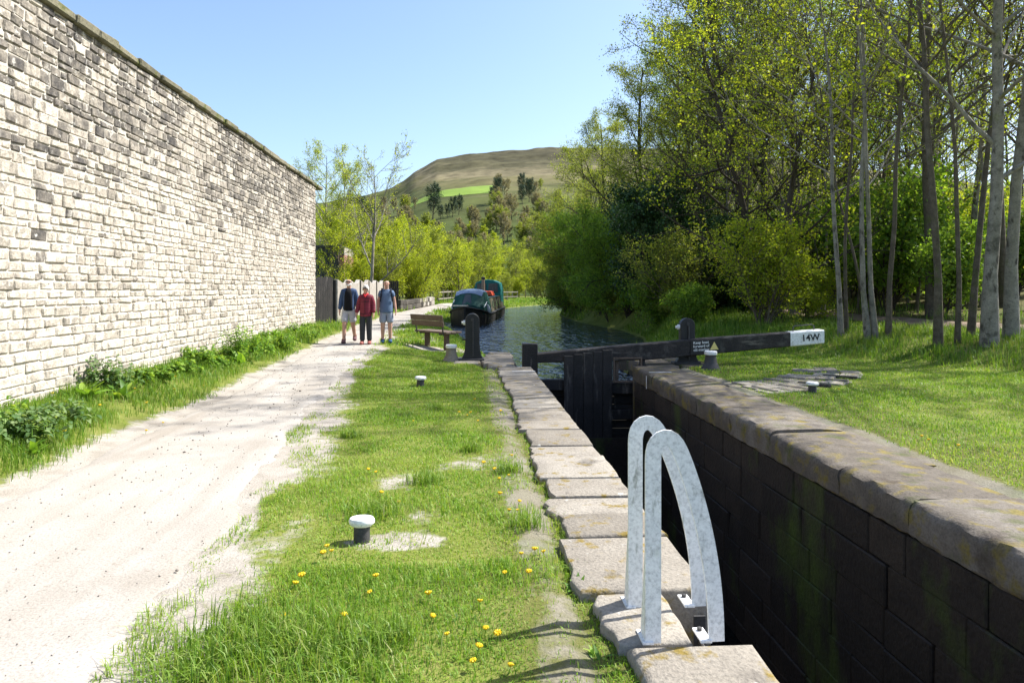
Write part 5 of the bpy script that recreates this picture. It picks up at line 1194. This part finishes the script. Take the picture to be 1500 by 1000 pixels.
for d in dp:
    z = 'v' if len(d) > 2 and d[2] == 'v' else (d[2] if len(d) > 2 else 's'); p = at(d[0], d[1], .06)
    for _ in range(4): p = at(d[0], d[1], h1(p.x, p.y) + .06)
    loc = (p.x, p.y, h1(p.x, p.y)); grp = {'s': 'dandelions between towpath and lock', 'v': 'dandelions in the verge', 'r': 'dandelions on the far lawn', 'c': 'dandelions by the near bollard'}[z]
    if first is None:
        first = thing('dandelion', dl[z], 'flower', loc, grp)
        hd = MB(); hd.lathe([(.004, .052), (.018, .058), (.023, .066), (.016, .072), (.004, .069)], (0, 0, 0), 16, .6); hd.v = [(p[0] * (1 if i % 2 else .76), p[1] * (1 if i % 2 else .76), p[2] + (.003 if i % 2 else 0)) for i, p in enumerate(hd.v)]; hd.t = [.2 + .8 * (i % 3) / 2 for i in range(len(hd.v))]; hd.build('flower_head', MAT['dandelion'], first, local=True)
        MB().tube([(0, 0, -.01), (.004, 0, .03), (0, 0, .056)], .0025, 5).build('stalk', LEAF['weed'], first, local=True)
        t = first
    else: t = dup(first, loc, dl[z], dr.uniform(0, 6), dr.uniform(.55, .95), grp)
    t.rotation_euler = (dr.uniform(-.25, .35), dr.uniform(-.2, .3), dr.uniform(0, 6))

# ================================================================== GRASS (nobody could count the blades)
def blades(name, mat, label, P, hgt, wid, seed, lean=.5, tn=None, seg2=True):
    g = np.random.default_rng(seed); N = len(P); a = g.uniform(0, 2 * np.pi, N); D = np.stack([np.cos(a), np.sin(a), np.zeros(N)], 1); S = np.stack([-np.sin(a), np.cos(a), np.zeros(N)], 1)
    ln = np.abs(g.normal(0, lean, N))[:, None]; h_ = hgt[:, None]; w_ = wid[:, None]; Z = np.array([[0, 0, 1.]])
    B = P; M1 = P + Z * h_ * .55 + D * h_ * ln * .28; T = P + Z * h_ * np.maximum(.25, 1 - ln * .35) + D * h_ * ln * .95
    if seg2:
        V = np.stack([B - S * w_ / 2, B + S * w_ / 2, M1 + S * w_ * .42, M1 - S * w_ * .42, T + S * w_ * .06, T - S * w_ * .06], 1).reshape(-1, 3); o = np.arange(N)[:, None] * 6
        F = np.concatenate([o + np.array([[0, 1, 2, 3]]), o + np.array([[3, 2, 4, 5]])], 0); k = 6
    else:
        V = np.stack([B - S * w_ / 2, B + S * w_ / 2, T + S * w_ * .1, T - S * w_ * .1], 1).reshape(-1, 3); F = np.arange(N * 4).reshape(-1, 4); k = 4
    t = np.clip((tn if tn is not None else .45) + g.normal(0, .2, N) + .35 * (g.random(N) < .05), 0, 1)
    o = obj(name, fast(name, V, F, np.repeat(t, k)), mat); o['kind'] = 'stuff'; o['label'] = label; return o
def scatter(x0, x1, y0, y1, dens, seed, mask=None):
    g = np.random.default_rng(seed); N = int((x1 - x0) * (y1 - y0) * dens); X = g.uniform(x0, x1, N); Y = g.uniform(y0, y1, N)
    if mask is not None: k = g.random(N) < mask(X, Y); X = X[k]; Y = Y[k]
    return X, Y, g
def infr(X, Y): u = X / np.maximum(Y, .1) * FPX + 685; return (u > -160) & (u < 1680)
def strip_mask(X, Y):
    l, r = path_edges(Y); m = np.maximum(np.clip(1.15 - 1.75 * bare(X, Y), 0, 1), .55 * sst(.44, .62, fbm(X * 3.2, Y * 2.2, 79))) * (X > r - .10); c = .35 + 1.0 * fbm(X * 2.3, Y * 2.3, 71); return m * c * infr(X, Y)
def stack_h(X, Y, lo, hi, seed): return lo + (hi - lo) * np.clip(fbm(X * 1.7, Y * 1.7, seed) * 1.8 - .5, 0, 1)
def lay(name, mat, label, parts, lean=.5):
    Ps = []; Hs = []; Ws = []; Ts = []
    for (X, Y, g, lo, hi, wd, sd) in parts:
        Ps.append(np.stack([X, Y, H(X, Y) - .004], 1)); Hs.append(stack_h(X, Y, lo, hi, sd) * g.uniform(.55, 1.25, len(X))); Ws.append(wd * g.uniform(.7, 1.3, len(X)))
        Ts.append(.22 + .55 * fbm(X * .9, Y * .9, sd + 5) + .12 * (bare(X, Y)))
    return blades(name, mat, label, np.concatenate(Ps), np.concatenate(Hs), np.concatenate(Ws), 5, lean, np.concatenate(Ts))
def T_(x0, x1, y0, y1, d, s, m, lo, hi, wd): X, Y, g = scatter(x0, x1, y0, y1, d, s, m); return (X, Y, g, lo, hi, wd, s)
lay('grass', 'grass', 'short bright grass between the towpath and the lock', [T_(-1.6, .72, 2.1, 4.2, 7500, 1, strip_mask, .022, .07, .0042), T_(-1.7, .70, 4.2, 7, 5200, 2, strip_mask, .02, .06, .005), T_(-2.0, .68, 7, 11, 3000, 3, strip_mask, .02, .06, .007), T_(-2.4, .62, 11, 18, 1600, 4, strip_mask, .025, .065, .010),
    T_(-2.6, 1.0, 18, 40, 420, 5, lambda X, Y: strip_mask(X, Y) * (canal_sd(X, Y) > .15), .06, .14, .018)], .85)
# tussocks
g = np.random.default_rng(44); Xs = []; Ys_ = []
tus = [(547, 752, 1.), (622, 705, .7), (515, 640, .5), (745, 690, .6), (770, 770, .6), (320, 965, 1.3), (420, 955, 1.2), (360, 925, 1.0), (500, 985, 1.2), (280, 990, 1.2), (560, 940, .7), (450, 930, .9), (690, 660, .5), (640, 600, .5)]
for px, py, s_ in tus:
    p = at(px, py, 0); n_ = int(420 * s_); Xs.append(p.x + g.normal(0, .11 * s_, n_)); Ys_.append(p.y + g.normal(0, .11 * s_, n_))
X = np.concatenate(Xs); Y = np.concatenate(Ys_); k = X < .6; X = X[k]; Y = Y[k]
blades('grass_tussocks', 'rank', 'longer darker grass tussocks in the strip beside the lock', np.stack([X, Y, H(X, Y) - .004], 1), g.uniform(.05, .15, len(X)), g.uniform(.004, .007, len(X)), 6, .75, .55 + 0 * X)
def verge_mask(X, Y):
    l, r = path_edges(Y); return np.clip(1.2 - 1.5 * bare(X, Y), 0, 1) * (X < l + .05) * (X > wallX(Y) + .01) * (.4 + .9 * fbm(X * 2, Y * 2, 72)) * np.clip(.25 + sst(.15, 1.0, l - X) + 3 * (fbm(X * 1.6, Y * 1.1, 78) - .42), .04, 1) * infr(X, Y)
lay('verge_grass', 'rank', 'rough verge grass along the foot of the stone wall', [T_(-5.2, -3.2, 4.2, 9, 2600, 11, verge_mask, .06, .17, .006), T_(-5.2, -3.2, 9, 15, 1700, 12, verge_mask, .06, .19, .008), T_(-5.1, -3.2, 15, 24, 900, 13, verge_mask, .08, .24, .011), T_(-5.0, -3.3, 24, 44, 300, 14, lambda X, Y: verge_mask(X, Y) * (X > -4.6), .1, .3, .02)], .6)
def lawn_mask(X, Y):
    d = X + .68 * Y - 18.8; rr = np.hypot(X - 3.5, Y - 14.65); an = np.degrees(np.arctan2(Y - 14.65, X - 3.5)); pav = (rr > 3.0) & (rr < 4.15) & (an > -74) & (an < -20)
    wing = (X < 5.05) & (Y > 14.25) & (Y < 17.6)
    return np.clip(1.25 - 1.7 * bare(X, Y), 0, 1) * (d < 1.0) * np.where(pav, .28, 1) * (~wing) * (X > 4.15) * (.45 + .8 * fbm(X * 1.5, Y * 1.5, 73)) * infr(X, Y)
lay('lawn_grass', 'grass', 'mown lawn grass across the lock', [T_(4.1, 9, 3.5, 9, 1900, 21, lawn_mask, .03, .065, .006), T_(4.1, 13, 9, 13, 1500, 22, lawn_mask, .03, .07, .008), T_(4.1, 11, 13, 20, 1000, 23, lawn_mask, .035, .08, .011)], .8)
def bank_mask(X, Y):
    d = X + .68 * Y - 18.8; return sst(-.2, 1.2, d) * (1 - .8 * sst(3.5, 8, d)) * (np.abs(X - wc(Y)) > .8) * (canal_sd(X, Y) > .1) * (.25 + 1.0 * fbm(X * 1.2, Y * 1.2, 74)) * infr(X, Y)
lay('bank_grass', 'rank', 'long rough grass on the bank below the trees', [T_(4, 17, 10, 20, 620, 31, bank_mask, .09, .30, .012), T_(4, 9, 17, 28, 420, 34, lambda X, Y: (canal_sd(X, Y) > .08) * (canal_sd(X, Y) < 3.0) * infr(X, Y), .12, .4, .016), T_(4, 15, 20, 32, 300, 32, lambda X, Y: np.maximum(bank_mask(X, Y), .5 * (X < 10.5) * (canal_sd(X, Y) > .1) * infr(X, Y)), .1, .36, .018)], .6)
def far_mask(X, Y): l, r = path_edges(Y); return (canal_sd(X, Y) > .1) * ((X > r + .1) | (X < l - .1)) * infr(X, Y)
lay('far_bank_grass', 'rank', 'rough grass on the far banks of the canal', [T_(-4, 14, 40, 95, 70, 33, far_mask, .15, .4, .04)], .6)

# loose chippings on the towpath, far too many to count
g = np.random.default_rng(8); N = 900; Y = 2.2 + 16 * g.random(N) ** 1.7; l, r = path_edges(Y); X = l + (r - l) * g.random(N) + .3 * (g.random(N) < .1); s_ = g.uniform(.003, .010, N) * (1 + (g.random(N) < .05)) * (.6 + Y * .05)
oc = np.array([(1, 0, 0), (0, 1, 0), (-1, 0, 0), (0, -1, 0), (0, 0, .8), (0, 0, -.6)]); rot = g.uniform(0, 6.28, N); c, s2 = np.cos(rot), np.sin(rot)
O = oc[None] * (s_[:, None, None] * g.uniform(.6, 1.3, (N, 6, 1))); V = np.stack([O[..., 0] * c[:, None] - O[..., 1] * s2[:, None] + X[:, None], O[..., 0] * s2[:, None] + O[..., 1] * c[:, None] + Y[:, None], O[..., 2] + (H(X, Y) + .018 + s_ * .2)[:, None]], -1).reshape(-1, 3)
ft = np.array([(0, 1, 4), (1, 2, 4), (2, 3, 4), (3, 0, 4), (1, 0, 5), (2, 1, 5), (3, 2, 5), (0, 3, 5)]); F = (np.arange(N)[:, None, None] * 6 + ft[None]).reshape(-1, 3)
MAT['chip'] = vmat('stone_chippings', [(.15, .13, .11), (.24, .21, .18), (.36, .33, .29)], 30, .9, .2, .3, 60, tint=.7)
o = obj('gravel', fast('gravel', V, F, np.repeat(g.random(N) ** 1.3, 6)), 'chip'); o['kind'] = 'stuff'; o['label'] = 'loose stone chippings scattered on the towpath'
